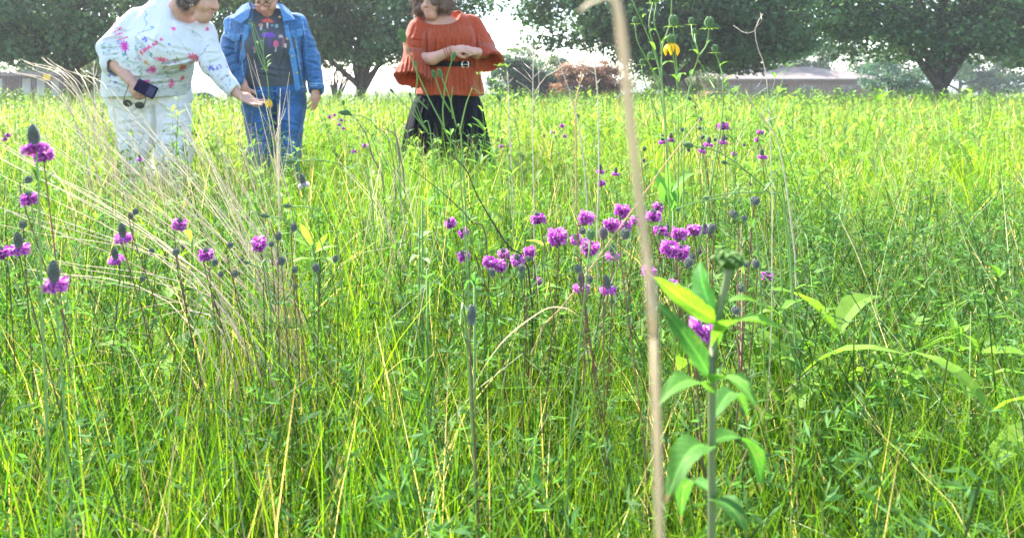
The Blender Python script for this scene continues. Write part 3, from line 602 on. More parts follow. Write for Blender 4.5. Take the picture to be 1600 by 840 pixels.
        for a, b2 in (((173, 43), (184, 38)), ((178, 51), (190, 44)), ((182, 55), (191, 52)), ((185, 63), (199, 58)), ((176, 37), (184, 35))): paint(C, seg_dist(x, y, a, b2) < 1.2, PINK, .9)
        for a, b2, rr, fl, n, k in [(194, 72, 10, 1, 11, VIO), (194, 72, 7, 1, 7, MAG), (252, 93, 12, .42, 9, PINK), (237, 109, 11, .62, 13, MAG), (302, 89, 9, .85, 8, PINK), (285, 105, 6.5, 1, 7, RED), (268, 131, 7, .9, 6, PINK), (271, 45, 4, 1, 5, PINK), (324, 46, 4.6, .8, 5, PINK), (229, 128, 7, .7, 8, PINK), (310, 101, 4, 1.3, 5, PINK), (285, 122, 3.4, 1.5, 5, RED)]:
            dx, dy = x - a, (y - b2) / fl; th = np.arctan2(dy, dx); paint(C, np.hypot(dx, dy) < rr * (.32 + .62 * np.abs(np.cos(n * th / 2 + a + .3 * np.sin(3 * th)))) * (1 + .18 * np.sin(2 * th + a)), k, .95)
        for a, b2 in ((252, 91), (236, 110), (302, 89)): paint(C, r2(a, b2) < 1.8, (.45, .3, .1))
        return C
    r = np.random.default_rng(5); fo = [(208, 58, 236, 92, 2.6, .02), (212, 66, 228, 110, 2.2, .014), (218, 56, 262, 78, 2.4, .012), (300, 92, 255, 100, 2.4, .016), (303, 82, 262, 74, 2.4, .012), (298, 100, 250, 118, 2.2, .014), (270, 46, 296, 84, 2.6, .010), (250, 50, 240, 84, 2.4, .010), (170, 128, 215, 140, 2.2, .013), (228, 134, 290, 128, 2.2, .013), (178, 114, 230, 122, 2.2, .012), (240, 118, 292, 112, 2.2, .012), (156, 66, 196, 60, 2.2, .014), (156, 76, 192, 74, 2.0, .013), (160, 88, 188, 84, 2.0, .010), (176, 44, 204, 50, 2.2, .012), (326, 62, 344, 72, 2, .012), (320, 84, 346, 84, 2, .012), (326, 98, 346, 92, 2, .012), (334, 112, 352, 106, 1.8, .010), (344, 128, 360, 116, 1.8, .010), (288, 40, 318, 62, 2.4, .010)]
    T.build('top', 'cloth', t, col, fo)
    # trousers
    W = Field([P(150, 0, 4.2)[0], 3.6, .07], [P(320, 0, 4)[0], 4.5, .95], .009)
    W.ell(P(230, 138, 4.05), (.285, .21, .17), None, .05)
    za = np.array([0, 0, .13])
    W.chain([P(206, 158, 4.05), P(214, 232, 4.02), np.array([P(216, 0, 4.0)[0], 4.02, .14])], [.145, .098, .085], .05)
    W.chain([P(262, 158, 4.02), P(272, 232, 3.97), np.array([P(274, 0, 3.97)[0], 3.97, .14])], [.15, .102, .088], .05)
    W.band(wrinkle(5, .009, 20, (1, 1, 1.7))); W.band(wrinkle(6, .004, 50, (1, 1, 1.5)))
    fo = [(176, 168, 222, 186, 2.4, .016), (182, 196, 228, 188, 2.2, .015), (184, 206, 230, 212, 2.2, .014), (188, 222, 232, 216, 2.2, .014), (250, 176, 296, 168, 2.4, .016), (252, 196, 300, 190, 2.2, .014), (256, 212, 300, 218, 2.2, .014), (236, 158, 205, 178, 2.6, .018), (238, 158, 270, 180, 2.6, .018), (237, 152, 240, 236, 4.0, .05), (170, 150, 200, 160, 2.4, .012), (262, 152, 294, 148, 2.4, .012), (200, 170, 206, 232, 3, .010), (276, 172, 280, 232, 3, .010)]
    W.build('trousers', 'cloth', t, (.78, .75, .74), fo)
    shoe(t, np.array([P(215, 0, 3.98)[0], 3.98, 0]), .35, (.35, .33, .32)); shoe(t, np.array([P(274, 0, 3.93)[0], 3.93, 0]), .25, (.35, .33, .32))
    # hair, earring
    Hh = Field(c - .22, c + .22, .007); L = lambda x, y, z: c + Rm @ (np.array([x, y, z]) * hs)
    Hh.ell(L(0, -.025, .045), (.098, .112, .1), Rm, .02); Hh.ell(L(0, -.065, -.025), (.09, .078, .08), Rm, .03); Hh.ell(L(0, .06, .095), (.08, .05, .04), Rm, .02)
    for q in (-1, 1): Hh.ell(L(q * .074, .005, .02), (.03, .062, .056), Rm, .02); Hh.ell(L(q * .08, -.01, -.03), (.02, .04, .036), Rm, .015)
    Hh.band(wrinkle(12, .008, 60, (1, 1, .5))); V, Fs = Hh.nets(); g = Geo(); g.add(V, Fs, (.17, .115, .10))
    hair_strands(g, V, Fs, 1700, .05, (.20, .14, .125), np.random.default_rng(3), .18, .0014, .1, c, Rm)
    g.V = [v - base for v in g.V]; g.build('hair', 'hair', t)
    g = Geo(); e = L(.09, .012, -.066); V, Fs = tube(e + .009 * np.array([[math.cos(a), 0, math.sin(a)] for a in np.linspace(0, 6.28, 12)]), .002, 5, False); g.add(V - base, Fs, (1, 1, 1)); g.build('earring', 'metal', t)
    return t
woman_white()
# what she holds
b = P(228, 139, 3.62); t = thing('phone_wallet', 'dark purple phone wallet held by the person in the white top', 'phone', b)
def slab_box(w_, d_, h_, bev): 
    S = Field([-w_ / 2 - .01, -d_ / 2 - .01, -h_ / 2 - .01], [w_ / 2 + .01, d_ / 2 + .01, h_ / 2 + .01], .0022)
    S.put(lambda X, Y, Z: np.sqrt(np.maximum(abs(X) - w_ / 2 + bev, 0) ** 2 + np.maximum(abs(Y) - d_ / 2 + bev, 0) ** 2 + np.maximum(abs(Z) - h_ / 2 + bev, 0) ** 2) - bev, [-w_, -d_, -h_], [w_, d_, h_], .001); return S.nets()
V, Fs = slab_box(.145, .018, .078, .006); o = build('case', V, Fs, 'dark', t, np.tile([.012, .008, .032], (len(V), 1)))
V, Fs = slab_box(.05, .004, .06, .0015); build('clasp_panel', V + [.045, -.011, 0], Fs, 'plain', t, np.tile([.035, .03, .07], (len(V), 1)))
t.rotation_euler = (R(-12), R(24), R(-14))
b = P(209, 163, 3.62); t = thing('sunglasses', 'brown sunglasses dangling below the purple phone wallet', 'glasses', b); 
for k in (-1, 1):
    g = Geo(); th = np.linspace(0, 2 * math.pi, 15); V, Fs = tube(np.stack([k * .034 + .026 * np.cos(th), 0 * th, .02 * np.sin(th)], -1), .0028, 5, False); g.add(V, Fs, (.07, .03, .02)); f = g.build('rim', 'plain', t)
    V = np.stack([k * .034 + .025 * np.cos(th[:-1]), 0 * th[:-1], .019 * np.sin(th[:-1])], -1); V = np.concatenate([V, [[k * .034, -.003, 0]]]); n = len(V) - 1; i = np.arange(n); build('lens', V, [np.stack([i, (i + 1) % n, np.full(n, n)], -1)], 'glass', f)
    g = Geo(); V, Fs = tube(curve([[k * .06, 0, .008], [k * .058, .02, .05], [k * .05, .03, .11]], 8), .0026, 5); g.add(V, Fs, (.07, .03, .02)); g.build('temple', 'plain', t)
g = Geo(); V, Fs = tube(curve([[-.01, 0, .004], [0, 0, .008], [.01, 0, .004]], 5), .0026, 5); g.add(V, Fs, (.07, .03, .02)); g.build('bridge', 'plain', t)
t.rotation_euler = (R(10), R(12), R(25))

# ---------------------------------------------------------------- woman in the denim jacket
def woman_denim():
    base = P(426, CY, 4.24); base[2] = 0
    t = thing('person', 'person in blue denim jacket and jeans looking down at the flower', 'person', base)
    Rm = frame((-.10, -.74, -.66), (0, 0, 1)); c = P(411, 4, 4.06) - Rm @ np.array([0, .09, .0])
    S = Field([P(335, 0, 4.3)[0], 3.8, 0], [P(515, 0, 4.3)[0], 4.6, 1.72], .0085)
    head_sdf(S, c, Rm, 1.02, -.3, 0)
    S.chain([P(417, 40, 4.27), P(415, 20, 4.22), c + Rm @ np.array([0, -.03, -.05])], [.08, .066, .06], .03)
    S.ell(P(419, 60, 4.27), (.14, .08, .15), None, .04)
    S.chain([P(374, 46, 4.27), P(358, 90, 4.2), P(378, 130, 4.08), P(384, 140, 4.04)], [.03, .035, .032, .027], .02)
    hand(S, P(384, 140, 4.04), P(391, 160, 4.0) - P(384, 140, 4.04), (-.8, -.5, 0), -1, (.35, .4, .45, .5), .95)
    S.chain([P(456, 46, 4.28), P(485, 90, 4.26), P(494, 134, 4.18), P(494, 139, 4.175)], [.03, .033, .029, .027], .02)
    hand(S, P(494, 138, 4.175), np.array([-.10, -.25, -1]), (.75, -.65, .05), -1, (.30, .34, .4, .45), 1.0, .10, (.7, .35))
    S.build('body', 'skin', t, lambda V: head_col(V, np.tile(SKIN * [1.04, 1.0, .97], (len(V), 1)), c, Rm, 1.02, (.3, .27, .25)))
    # t-shirt
    T = Field([P(365, 0, 4.3)[0], 3.95, .82], [P(480, 0, 4.3)[0], 4.5, 1.46], .0068)
    T.loft([ring(134, 424, 4.25, 45, .165), ring(112, 423, 4.25, 46, .175), ring(85, 421, 4.25, 45, .17), ring(58, 420, 4.25, 46, .16), ring(38, 418, 4.25, 46, .125), ring(25, 417, 4.25, 36, .10), ring(16, 416, 4.25, 24, .09)], .02)
    T.ell(P(401, 72, 4.12), (.085, .07, .08), None, .06); T.ell(P(440, 72, 4.12), (.085, .07, .08), None, .06)
    T.ell(P(415, 14, 4.18), (.068, .1, .04), None, .008, 's'); T.band(wrinkle(21, .004, 26)); T.band(wrinkle(22, .0015, 60))
    def col(V):
        x, y = pix(V); C = np.tile(np.array([.085, .09, .105]), (len(V), 1)); cap = lambda a, b2, rx, ry: (((x - a) / rx) ** 2 + ((y - b2) / ry) ** 2 < 1) & (y < b2 + ry * .35)
        for a, b2, h in ((418, 40, 5), (408, 44, 3.4), (431, 76, 5), (446, 72, 3), (398, 80, 3)): paint(C, (np.abs(x - a) < 1.4) & (np.abs(y - b2) < h), (.55, .52, .5))
        paint(C, (np.abs(x - 421) < 1.8) & (np.abs(y - 66) < 9), (.13, .08, .25)); paint(C, (np.abs(x - 443) < 1.0) & (np.abs(y - 66) < 9), (.4, .12, .12))
        paint(C, cap(418, 34, 9, 5), (.58, .10, .07)); paint(C, cap(407.5, 40, 3.6, 3), (.5, .28, .18)); paint(C, cap(419, 56, 11, 5.5), (.20, .07, .42)); paint(C, cap(431, 70, 4.2, 7), (.62, .12, .24))
        paint(C, cap(439, 58, 3.4, 4), (.55, .35, .38)); paint(C, cap(397, 76, 3, 3), (.35, .2, .2)); paint(C, np.abs(np.hypot(x - 432, y - 41) - 2) < .8, (.3, .5, .5)); paint(C, np.hypot(x - 425, y - 40) < 1.4, (.25, .45, .42)); paint(C, np.hypot(x - 409, y - 64) < 2, (.3, .28, .35)); paint(C, np.hypot(x - 437, y - 27) < 1.7, (.28, .3, .12))
        for a, b2 in ((415, 33), (420, 32), (424, 34)): paint(C, np.hypot(x - a, y - b2) < .8, (.6, .5, .45))
        return C
    T.build('shirt', 'cloth', t, col, [(392, 70, 404, 110, 2.4, .012), (448, 70, 436, 112, 2.4, .012), (396, 116, 440, 124, 2.2, .010), (404, 104, 455, 112, 2.2, .009), (414, 82, 410, 126, 2.6, .009), (428, 84, 436, 126, 2.6, .009)])
    # jeans
    J = Field([P(370, 0, 4.3)[0], 3.95, .05], [P(490, 0, 4.3)[0], 4.6, .95], .008)
    J.ell(P(427, 142, 4.25), (.215, .165, .16), None, .05)
    J.chain([P(405, 160, 4.25), P(408, 235, 4.22), np.array([P(408, 0, 4.22)[0], 4.22, .1])], [.118, .086, .082], .03)
    J.chain([P(452, 160, 4.25), P(450, 235, 4.22), np.array([P(449, 0, 4.22)[0], 4.22, .1])], [.12, .084, .080], .03)
    J.band(wrinkle(31, .008, 22, (1, 1, 1.5))); J.band(wrinkle(32, .0018, 70))
    def jcol(V):
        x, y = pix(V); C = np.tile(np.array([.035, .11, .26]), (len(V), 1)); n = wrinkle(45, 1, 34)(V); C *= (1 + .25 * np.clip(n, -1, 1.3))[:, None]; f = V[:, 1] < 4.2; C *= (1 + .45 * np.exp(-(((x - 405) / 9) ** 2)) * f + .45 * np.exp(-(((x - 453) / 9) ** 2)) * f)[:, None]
        paint(C, f & (np.abs(x - 429 - (y - 140) * .02) < 1) & (y < 160), (.012, .04, .13)); return C
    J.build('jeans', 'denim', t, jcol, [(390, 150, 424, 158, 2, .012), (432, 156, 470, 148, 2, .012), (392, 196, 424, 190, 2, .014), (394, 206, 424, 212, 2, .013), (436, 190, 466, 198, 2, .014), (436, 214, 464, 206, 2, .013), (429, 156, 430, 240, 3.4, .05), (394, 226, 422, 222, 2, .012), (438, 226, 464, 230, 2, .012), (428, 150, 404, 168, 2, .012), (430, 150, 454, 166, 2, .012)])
    shoe(t, np.array([P(405, 0, 4.18)[0], 4.18, 0]), -.1, (.03, .03, .05)); shoe(t, np.array([P(452, 0, 4.18)[0], 4.18, 0]), .15, (.03, .03, .05))
    # jacket
    K = Field([P(335, 0, 4.3)[0], 3.9, .74], [P(515, 0, 4.3)[0], 4.65, 1.5], .0076)
    K.loft([ring(142, 424, 4.27, 52, .185), ring(112, 423, 4.27, 53, .19), ring(85, 421, 4.27, 53, .19), ring(58, 419, 4.27, 55, .18), ring(40, 416, 4.27, 54, .15), ring(28, 415, 4.27, 47, .125), ring(18, 414, 4.28, 35, .105), ring(8, 413, 4.29, 22, .085)], .02)
    K.chain([P(367, 42, 4.26), P(357, 88, 4.2), P(377, 130, 4.08)], [.07, .06, .047], .018); K.chain([P(463, 38, 4.26), P(486, 90, 4.25), P(494, 136, 4.18)], [.07, .06, .05], .018)
    o0, o1 = ((144, 420, 44), (120, 421, 42), (95, 419, 38), (65, 417, 32), (45, 415, 29), (30, 414, 27), (10, 413, 26), (-6, 413, 26)), 0
    K.loft([ring(py, px, 4.03, hw, .185) for py, px, hw in o0], .008, op='s', power=4)
    K.ell(P(414, -2, 4.2), (.115, .16, .12), None, .01, 's'); K.cap(P(494, 140, 4.175), P(494, 147, 4.16), .05, .05, .006, 's'); K.cap(P(381, 137, 4.06), P(385, 144, 4.03), .05, .05, .006, 's')
    K.band(wrinkle(41, .009, 26, (1, 1, 1.1))); K.band(wrinkle(42, .003, 60))
    def kcol(V):
        x, y = pix(V); C = np.tile(np.array([.06, .185, .40]), (len(V), 1)); n = wrinkle(43, 1, 30)(V) + .6 * wrinkle(44, 1, 90)(V); C *= (1 + .32 * np.clip(n, -1, 1.4))[:, None]; C += np.clip(n, 0, 1)[:, None] * np.array([.03, .03, .02]); st = (.30, .45, .62); f = V[:, 1] < 4.24
        for a, b2 in (((352, 56), (386, 52)), ((448, 50), (480, 46)), ((470, 20), (478, 60)), ((360, 30), (356, 60)), ((462, 60), (474, 138)), ((376, 60), (380, 120)), ((484, 130), (505, 131)), ((484, 134), (505, 135)), ((466, 136), (480, 136)), ((450, 52), (466, 138)), ((446, 52), (462, 138))): paint(C, f & (seg_dist(x, y, a, b2) < .55), st, .75)
        return C
    K.build('jacket', 'denim', t, kcol, [(350, 60, 372, 70, 2, .014), (348, 74, 370, 78, 2, .014), (350, 90, 372, 84, 2, .014), (354, 104, 374, 96, 2, .014), (360, 116, 378, 108, 2, .012), (376, 50, 366, 120, 2.6, .02), (476, 60, 494, 66, 2, .013), (478, 76, 498, 74, 2, .013), (480, 90, 500, 88, 2, .014), (480, 96, 500, 104, 2, .013), (484, 112, 502, 110, 2, .012), (486, 124, 503, 122, 2, .010), (474, 46, 478, 120, 2.6, .022), (452, 62, 468, 92, 2.2, .010), (456, 100, 474, 122, 2.2, .010), (376, 64, 382, 100, 2, .010), (446, 24, 474, 34, 2.2, .008), (362, 32, 386, 44, 2.2, .008)])
    jk = [o for o in t.children if o.name.startswith('jacket')][0]
    def slab(name, corners, D, thick, parent, colr, m='denim'):                    # a stitched flap lying over the jacket
        p = [P(a, b2, D + dd) for a, b2, dd in corners]; g = Geo(); n = len(p); ctr = np.mean(p, 0); nr = np.array([0, -thick, 0]); V = np.array(p + [q + nr for q in p]) - base
        q = np.array([[i, (i + 1) % n, n + (i + 1) % n, n + i] for i in range(n)]); V = np.concatenate([V, [ctr - base + nr * 1.6]]); f3 = np.array([[n + i, n + (i + 1) % n, 2 * n] for i in range(n)]); g.add(V, [q, f3], colr)
        return g.build(name, m, parent, False)
    DB = np.array([.075, .215, .43])
    slab('collar_flap', [(388, 5, .04), (392, 14, -.01), (389, 28, -.06), (377, 37, -.06), (364, 30, -.02), (370, 18, .03), (379, 9, .05)], 4.15, .016, jk, DB)
    slab('collar_flap', [(433, 4, .04), (439, 16, -.02), (443, 34, -.06), (461, 31, -.05), (455, 19, .01), (443, 8, .05)], 4.15, .016, jk, DB)
    slab('pocket_flap', [(452, 50, 0), (472, 47, .02), (473, 55, .02), (463, 60, .01), (454, 57, 0)], 4.105, .01, jk, DB * .9)
    slab('pocket_flap', [(358, 52, .03), (376, 54, 0), (375, 62, 0), (366, 65, .01), (358, 60, .03)], 4.11, .01, jk, DB * .9)
    pl = slab('front_placket', [(444, 40, 0), (450, 39, 0), (460, 80, 0), (465, 110, 0), (469, 140, 0), (462, 141, 0), (457, 110, 0), (450, 75, 0)], 4.085, .01, jk, DB)
    slab('front_placket', [(383, 40, 0), (389, 38, 0), (388, 62, 0), (383, 92, 0), (377, 95, 0), (379, 65, 0)], 4.085, .01, jk, DB)
    for bx, by in ((449, 61), (457, 88), (464, 114), (437, 27)):
        q = P(bx, by, 4.07); g = Geo(); V, Fs = tube([q - base, q - base + [0, -.008, 0]], .0085, 10); g.add(V, Fs, (1, 1, 1)); g.build('button', 'brass', jk)
    # hair and glasses
    Hh = Field(c - .2, c + .2, .007); L = lambda x, y, z: c + Rm @ (np.array([x, y, z]) * 1.02)
    Hh.ell(L(0, -.03, .05), (.085, .098, .088), Rm, .02); Hh.ell(L(0, -.07, -.01), (.075, .055, .06), Rm, .03); Hh.ell(L(0, .05, .095), (.068, .05, .03), Rm, .02)
    for q in (-1, 1): Hh.ell(L(q * .072, -.005, .03), (.02, .045, .045), Rm, .02)
    Hh.band(wrinkle(52, .005, 70)); V, Fs = Hh.nets(); g = Geo(); g.add(V, Fs, (.42, .40, .38)); hair_strands(g, V, Fs, 1300, .035, (.45, .43, .41), np.random.default_rng(4), .2, .0013, .1, c, Rm)
    g.V = [v - base for v in g.V]; g.build('hair', 'hair', t)
    gl = bpy.data.objects.new('glasses', None)
    g = Geo(); th = np.linspace(0, 2 * math.pi, 17)
    for q in (-1, 1):
        pts = np.array([L(q * .033 + .026 * math.cos(a), .113, -.002 + .017 * math.sin(a)) for a in th]); V, Fs = tube(pts, .0022, 5, False); g.add(V - base, Fs, (.05, .025, .02))
        V, Fs = tube(np.array([L(q * .059, .112, .004), L(q * .08, .06, .005), L(q * .082, 0, .0)]), .002, 5); g.add(V - base, Fs, (.05, .025, .02))
    V, Fs = tube(np.array([L(-.008, .114, .003), L(0, .118, .006), L(.008, .114, .003)]), .002, 5); g.add(V - base, Fs, (.05, .025, .02)); g.build('glasses', 'plain', t)
woman_denim()

# ---------------------------------------------------------------- woman in the rust blouse
def woman_rust():
    base = P(699, CY, 4.67); base[2] = 0
    t = thing('person', 'smiling person in rust blouse and long black skirt with hands clasped', 'person', base)
    Rm = frame((-.56, -.80, -.16), (-.06, 0, 1)); c = P(667, 17.5, 4.5) - Rm @ np.array([0, .1, -.08])
    S = Field([P(600, 0, 4.7)[0], 4.1, 0], [P(795, 0, 4.7)[0], 5.05, 1.66], .0085)
    head_sdf(S, c, Rm, 1.0, 1.0, .8)
    S.chain([P(689, 42, 4.66), P(686, 24, 4.64), c + Rm @ np.array([0, -.02, -.05])], [.095, .074, .066], .03)
    S.ell(P(690, 50, 4.66), (.2, .125, .12), None, .05); S.ell(P(698, 70, 4.70), (.15, .11, .12), None, .04)
    S.chain([P(660, 52, 4.66), P(650, 90, 4.52), P(676, 92, 4.42), P(708, 78, 4.34)], [.04, .045, .045, .031], .02)
    hand(S, P(708, 78, 4.34), P(728, 76, 4.31) - P(708, 78, 4.34), (.05, -.75, .65), 1, (.95, 1.0, 1.05, 1.1), 1.05, .02, (.3, .5))
    S.chain([P(734, 48, 4.68), P(756, 82, 4.58), P(745, 84, 4.44), P(741, 80, 4.37)], [.04, .042, .04, .03], .02)
    hand(S, P(744, 81, 4.36), P(724, 73, 4.34) - P(744, 81, 4.36), (.1, -.5, .85), -1, (.7, .75, .8, .85), 1.0, .02, (.3, .5))
    S.build('body', 'skin', t, lambda V: head_col(V, np.tile(SKIN * [1.06, 1.02, 1.0], (len(V), 1)), c, Rm, 1.0, (.25, .15, .1)))
    # blouse
    T = Field([P(600, 0, 4.75)[0], 4.15, .72], [P(800, 0, 4.75)[0], 5.05, 1.42], .0082)
    wv = lambda a, Z: .035 * np.sin(9 * a + 5 * np.sin(Z * 9)) * np.clip((.98 - Z) / .12, 0, 1) + .018 * np.sin(22 * a + 3) * np.exp(-((Z - .985) / .05) ** 2) + .01 * np.sin(26 * a + 2 * np.sin(a * 3)) * np.exp(-((Z - 1.15) / .08) ** 2)
    T.loft([ring(147, 703, 4.68, 50, .25), ring(125, 702, 4.68, 48, .225), ring(107, 704, 4.68, 43, .2), ring(101, 704, 4.68, 41, .19), ring(94, 704, 4.68, 42, .205), ring(80, 704, 4.68, 42, .23), ring(62, 703, 4.68, 43, .22), ring(48, 698, 4.68, 46, .18), ring(36, 692, 4.68, 46, .14), ring(26, 690, 4.68, 38, .115), ring(18, 690, 4.68, 26, .09)], .02, wav=wv)
    T.ell(P(680, 70, 4.52), (.11, .085, .095), None, .07); T.ell(P(717, 70, 4.54), (.11, .085, .095), None, .07)
    T.chain([P(655, 46, 4.64), P(649, 70, 4.58), P(649, 84, 4.54)], [.085, .085, .083], .012); T.chain([P(735, 40, 4.67), P(752, 66, 4.6), P(757, 76, 4.56)], [.082, .074, .074], .012)
    def bell(a, b2, ra, rb, ph):
        d = b2 - a; L2 = float(d @ d); e1 = nrm(np.cross(d, [0, 1, 0])); e2 = nrm(np.cross(d, e1)); r = rb * 1.3
        def rad(X, Y, Z):
            x, y, z = X - a[0], Y - a[1], Z - a[2]; tt = (x * d[0] + y * d[1] + z * d[2]) / L2; u = x * e1[0] + y * e1[1] + z * e1[2]; v = x * e2[0] + y * e2[1] + z * e2[2]
            R0 = (ra + (rb - ra) * np.clip(tt, 0, 1.3) ** 1.4) * (1 + .06 * np.clip(tt, 0, 1) * np.sin(5 * np.arctan2(v, u) + ph)); return tt, np.sqrt(u * u + v * v), R0
        def outer(X, Y, Z): tt, q, R0 = rad(X, Y, Z); return np.maximum((q - R0) * .9, np.maximum(-tt, tt - 1) * math.sqrt(L2))
        def inner(X, Y, Z): tt, q, R0 = rad(X, Y, Z); return np.maximum((q - R0 + .015) * .9, np.maximum(.12 - tt, tt - 1.5) * math.sqrt(L2))
        T.put(outer, np.minimum(a, b2) - r, np.maximum(a, b2) + r, .012); return (inner, np.minimum(a, b2) - r * 1.4, np.maximum(a, b2) + r * 1.4)
    i1 = bell(P(650, 82, 4.55), P(644, 124, 4.46), .083, .135, .5); i2 = bell(P(755, 74, 4.57), P(764, 98, 4.47), .074, .105, 2.)
    T.band(wrinkle(61, .008, 30, (1.4, 1, .5))); T.band(wrinkle(62, .0035, 64, (1.5, 1, .35)))
    for fn, lo, hi in (i1, i2): T.put(fn, lo, hi, .004, 's')
    T.ell(P(687, 22, 4.58), (.158, .22, .092), None, .01, 's')
    def col(V):
        x, y = pix(V); C = np.tile(np.array([.42, .064, .016]), (len(V), 1)); b1 = (np.abs(y - 79 + (x - 650) * .05) < 4) & (x < 668) & (x > 632); C[b1] = C[b1] * (.85 + .35 * (np.sin(x[b1] * 3) * np.sin(y[b1] * 3))[:, None]) + [.02, .03, .03]
        b1 = (np.abs(y - 68 - (x - 752) * .3) < 3.5) & (x > 745); C[b1] = C[b1] * (.85 + .35 * (np.sin(x[b1] * 3) * np.sin(y[b1] * 3))[:, None]) + [.02, .03, .03]; return C
    r = np.random.default_rng(6); fo = [(672 + k * 5.2 + r.uniform(-1.5, 1.5), 52 + r.uniform(-2, 6), 672 + k * 5.2 + r.uniform(-3, 3), 92 + r.uniform(-4, 4), 1.3, .009) for k in range(14)] + [(664 + k * 6.5 + r.uniform(-2, 2), 108, 662 + k * 6.9 + r.uniform(-3, 3), 145, 1.7, .012) for k in range(13)] + [(668, 44, 669, 96, 2.4, .03), (741, 50, 746, 92, 2.0, .022), (640, 62, 664, 66, 1.8, .010), (640, 72, 664, 74, 1.8, .010), (648, 40, 640, 62, 2, .010)] + [(634 + k * 5, 86, 624 + k * 6.5, 128, 1.5, .013) for k in range(7)] + [(752 + k * 4, 74, 752 + k * 5.5, 100, 1.3, .010) for k in range(5)] + [(672 + k * 6, 38 + abs(k - 4) * -.6, 670 + k * 6.4, 54, 1.3, .006) for k in range(9)]
    T.build('blouse', 'gauze', t, col, fo)
    # belt
    B = Field([P(640, 0, 4.75)[0], 4.4, .9], [P(770, 0, 4.75)[0], 4.95, 1.08], .008)
    B.loft([ring(105.5, 704, 4.68, 43.5, .212), ring(96.5, 704, 4.68, 43.5, .212)], .004); B.build('belt', 'dark', t, (.012, .012, .014))
    q0 = P(727, 101, 4.475); th = np.linspace(0, 2 * math.pi, 17); g = Geo(); pts = np.stack([.026 * np.sign(np.cos(th)) * np.abs(np.cos(th)) ** .6, 0 * th, .024 * np.sign(np.sin(th)) * np.abs(np.sin(th)) ** .6], -1); V, Fs = tube(pts + q0 - base, .004, 6, False); g.add(V, Fs, (1, 1, 1)); V, Fs = tube(np.array([[-.024, 0, 0], [.028, -.002, 0]]) + q0 - base, .003, 5); g.add(V, Fs, (1, 1, 1)); g.build('buckle', 'metal', t)
    # skirt
    K = Field([P(610, 0, 4.8)[0], 4.2, .04], [P(790, 0, 4.8)[0], 5.15, .95], .012)
    wk = lambda a, Z: (.05 * np.sin(11 * a + 1.2 * np.sin(3 * a)) + .03 * np.sin(19 * a + 2)) * np.clip((.85 - Z) / .5, 0, 1)
    K.loft([ring(112, 701, 4.68, 40, .17), ring(128, 700, 4.68, 43, .18), ring(148, 699, 4.68, 46, .20), ring(158, 699, 4.68, 52, .225), ring(200, 697, 4.68, 60, .27), ring(245, 697, 4.68, 67, .3), ring(285, 697, 4.68, 72, .33)], .01, wav=wk)
    K.band(wrinkle(71, .004, 26, (1.5, 1.5, .4))); K.build('skirt', 'dark', t, (.007, .007, .011), [(652 + k * 8.5, 150, 640 + k * 10.5, 250, 2.2, .022) for k in range(12)])
    shoe(t, np.array([P(680, 0, 4.5)[0], 4.5, 0]), .3, (.02, .02, .02)); shoe(t, np.array([P(715, 0, 4.55)[0], 4.55, 0]), .1, (.02, .02, .02))
    # hair, bracelets, ring
    Hh = Field(c - .24, c + .24, .007); L = lambda x, y, z: c + Rm @ np.array([x, y, z]); rs = np.random.default_rng(8)
    Hh.ell(L(0, -.03, .05), (.108, .11, .105), Rm, .02); Hh.ell(L(0, -.07, -.03), (.115, .075, .1), Rm, .03); Hh.ell(L(0, .065, .105), (.075, .04, .035), Rm, .02)
    for q in (-1, 1): Hh.ell(L(q * .105, .0, .02), (.045, .065, .07), Rm, .02); Hh.ell(L(q * .115, .01, -.05), (.045, .05, .055), Rm, .02)
    for _ in range(46):
        d = nrm(rs.normal(size=3) + [0, -.5, .1]); Hh.ell(L(*(d * [.115, .11, .12] + [0, -.03, .0])), rs.uniform(.02, .034, 3), None, .012)
    Hh.ell(L(0, .1, -.04), (.06, .07, .085), Rm, .01, 's')
    Hh.band(wrinkle(72, .010, 70)); V, Fs = Hh.nets(); g = Geo(); g.add(V, Fs, (.17, .10, .075)); hair_strands(g, V, Fs, 3300, .06, (.24, .15, .11), rs, .75, .0013, .4, c, Rm)
    g.V = [v - base for v in g.V]; g.build('hair', 'hair', t)
    for u in (.05, .2, .32):
        a = P(708, 78, 4.34) * (1 - u) + P(676, 92, 4.42) * u; d = nrm(P(708, 78, 4.34) - P(676, 92, 4.42)); e1 = nrm(np.cross(d, [0, 0, 1])); e2 = np.cross(d, e1); pts = np.array([a + .037 * (e1 * math.cos(q) + e2 * math.sin(q)) for q in th]); g = Geo(); V, Fs = tube(pts - base, .0035, 5, False); g.add(V, Fs, (.4, .12, .08)); g.build('bracelet', 'plain', t)
woman_rust()

# ================================================================== MEADOW STUFF
GR = np.array([[.085, .21, .008], [.12, .27, .008], [.18, .32, .010], [.045, .15, .010], [.24, .34, .018], [.03, .12, .018]])
ST = np.array([[.56, .42, .20], [.62, .50, .30], [.50, .38, .19], [.62, .53, .38], [.46, .36, .24]])
PEOPLE = [(P(235, 0, 4.0)[0], 3.98, .36), (P(427, 0, 4.24)[0], 4.2, .24), (P(699, 0, 4.67)[0], 4.67, .40)]
def spots(n, d0, d1, power=1.0, rs=None, lo=-160, hi=1700, side=.35):
    """ground points inside the view wedge between two depths, roughly even on the ground when power is 2"""
    rs = rs or rng; D = (rs.uniform(0, 1, n) * (d1 ** power - d0 ** power) + d0 ** power) ** (1 / power)
    x = ((lo - CX) / F * D - side) + rs.uniform(0, 1, n) * ((hi - lo) / F * D + 2 * side)
    keep = np.ones(n, bool)
    for a, b2, r in PEOPLE: keep &= np.hypot(x - a, D - b2) > r
    x, D = x[keep], D[keep]; return np.stack([x, D, gz(x, D) - .03], -1)
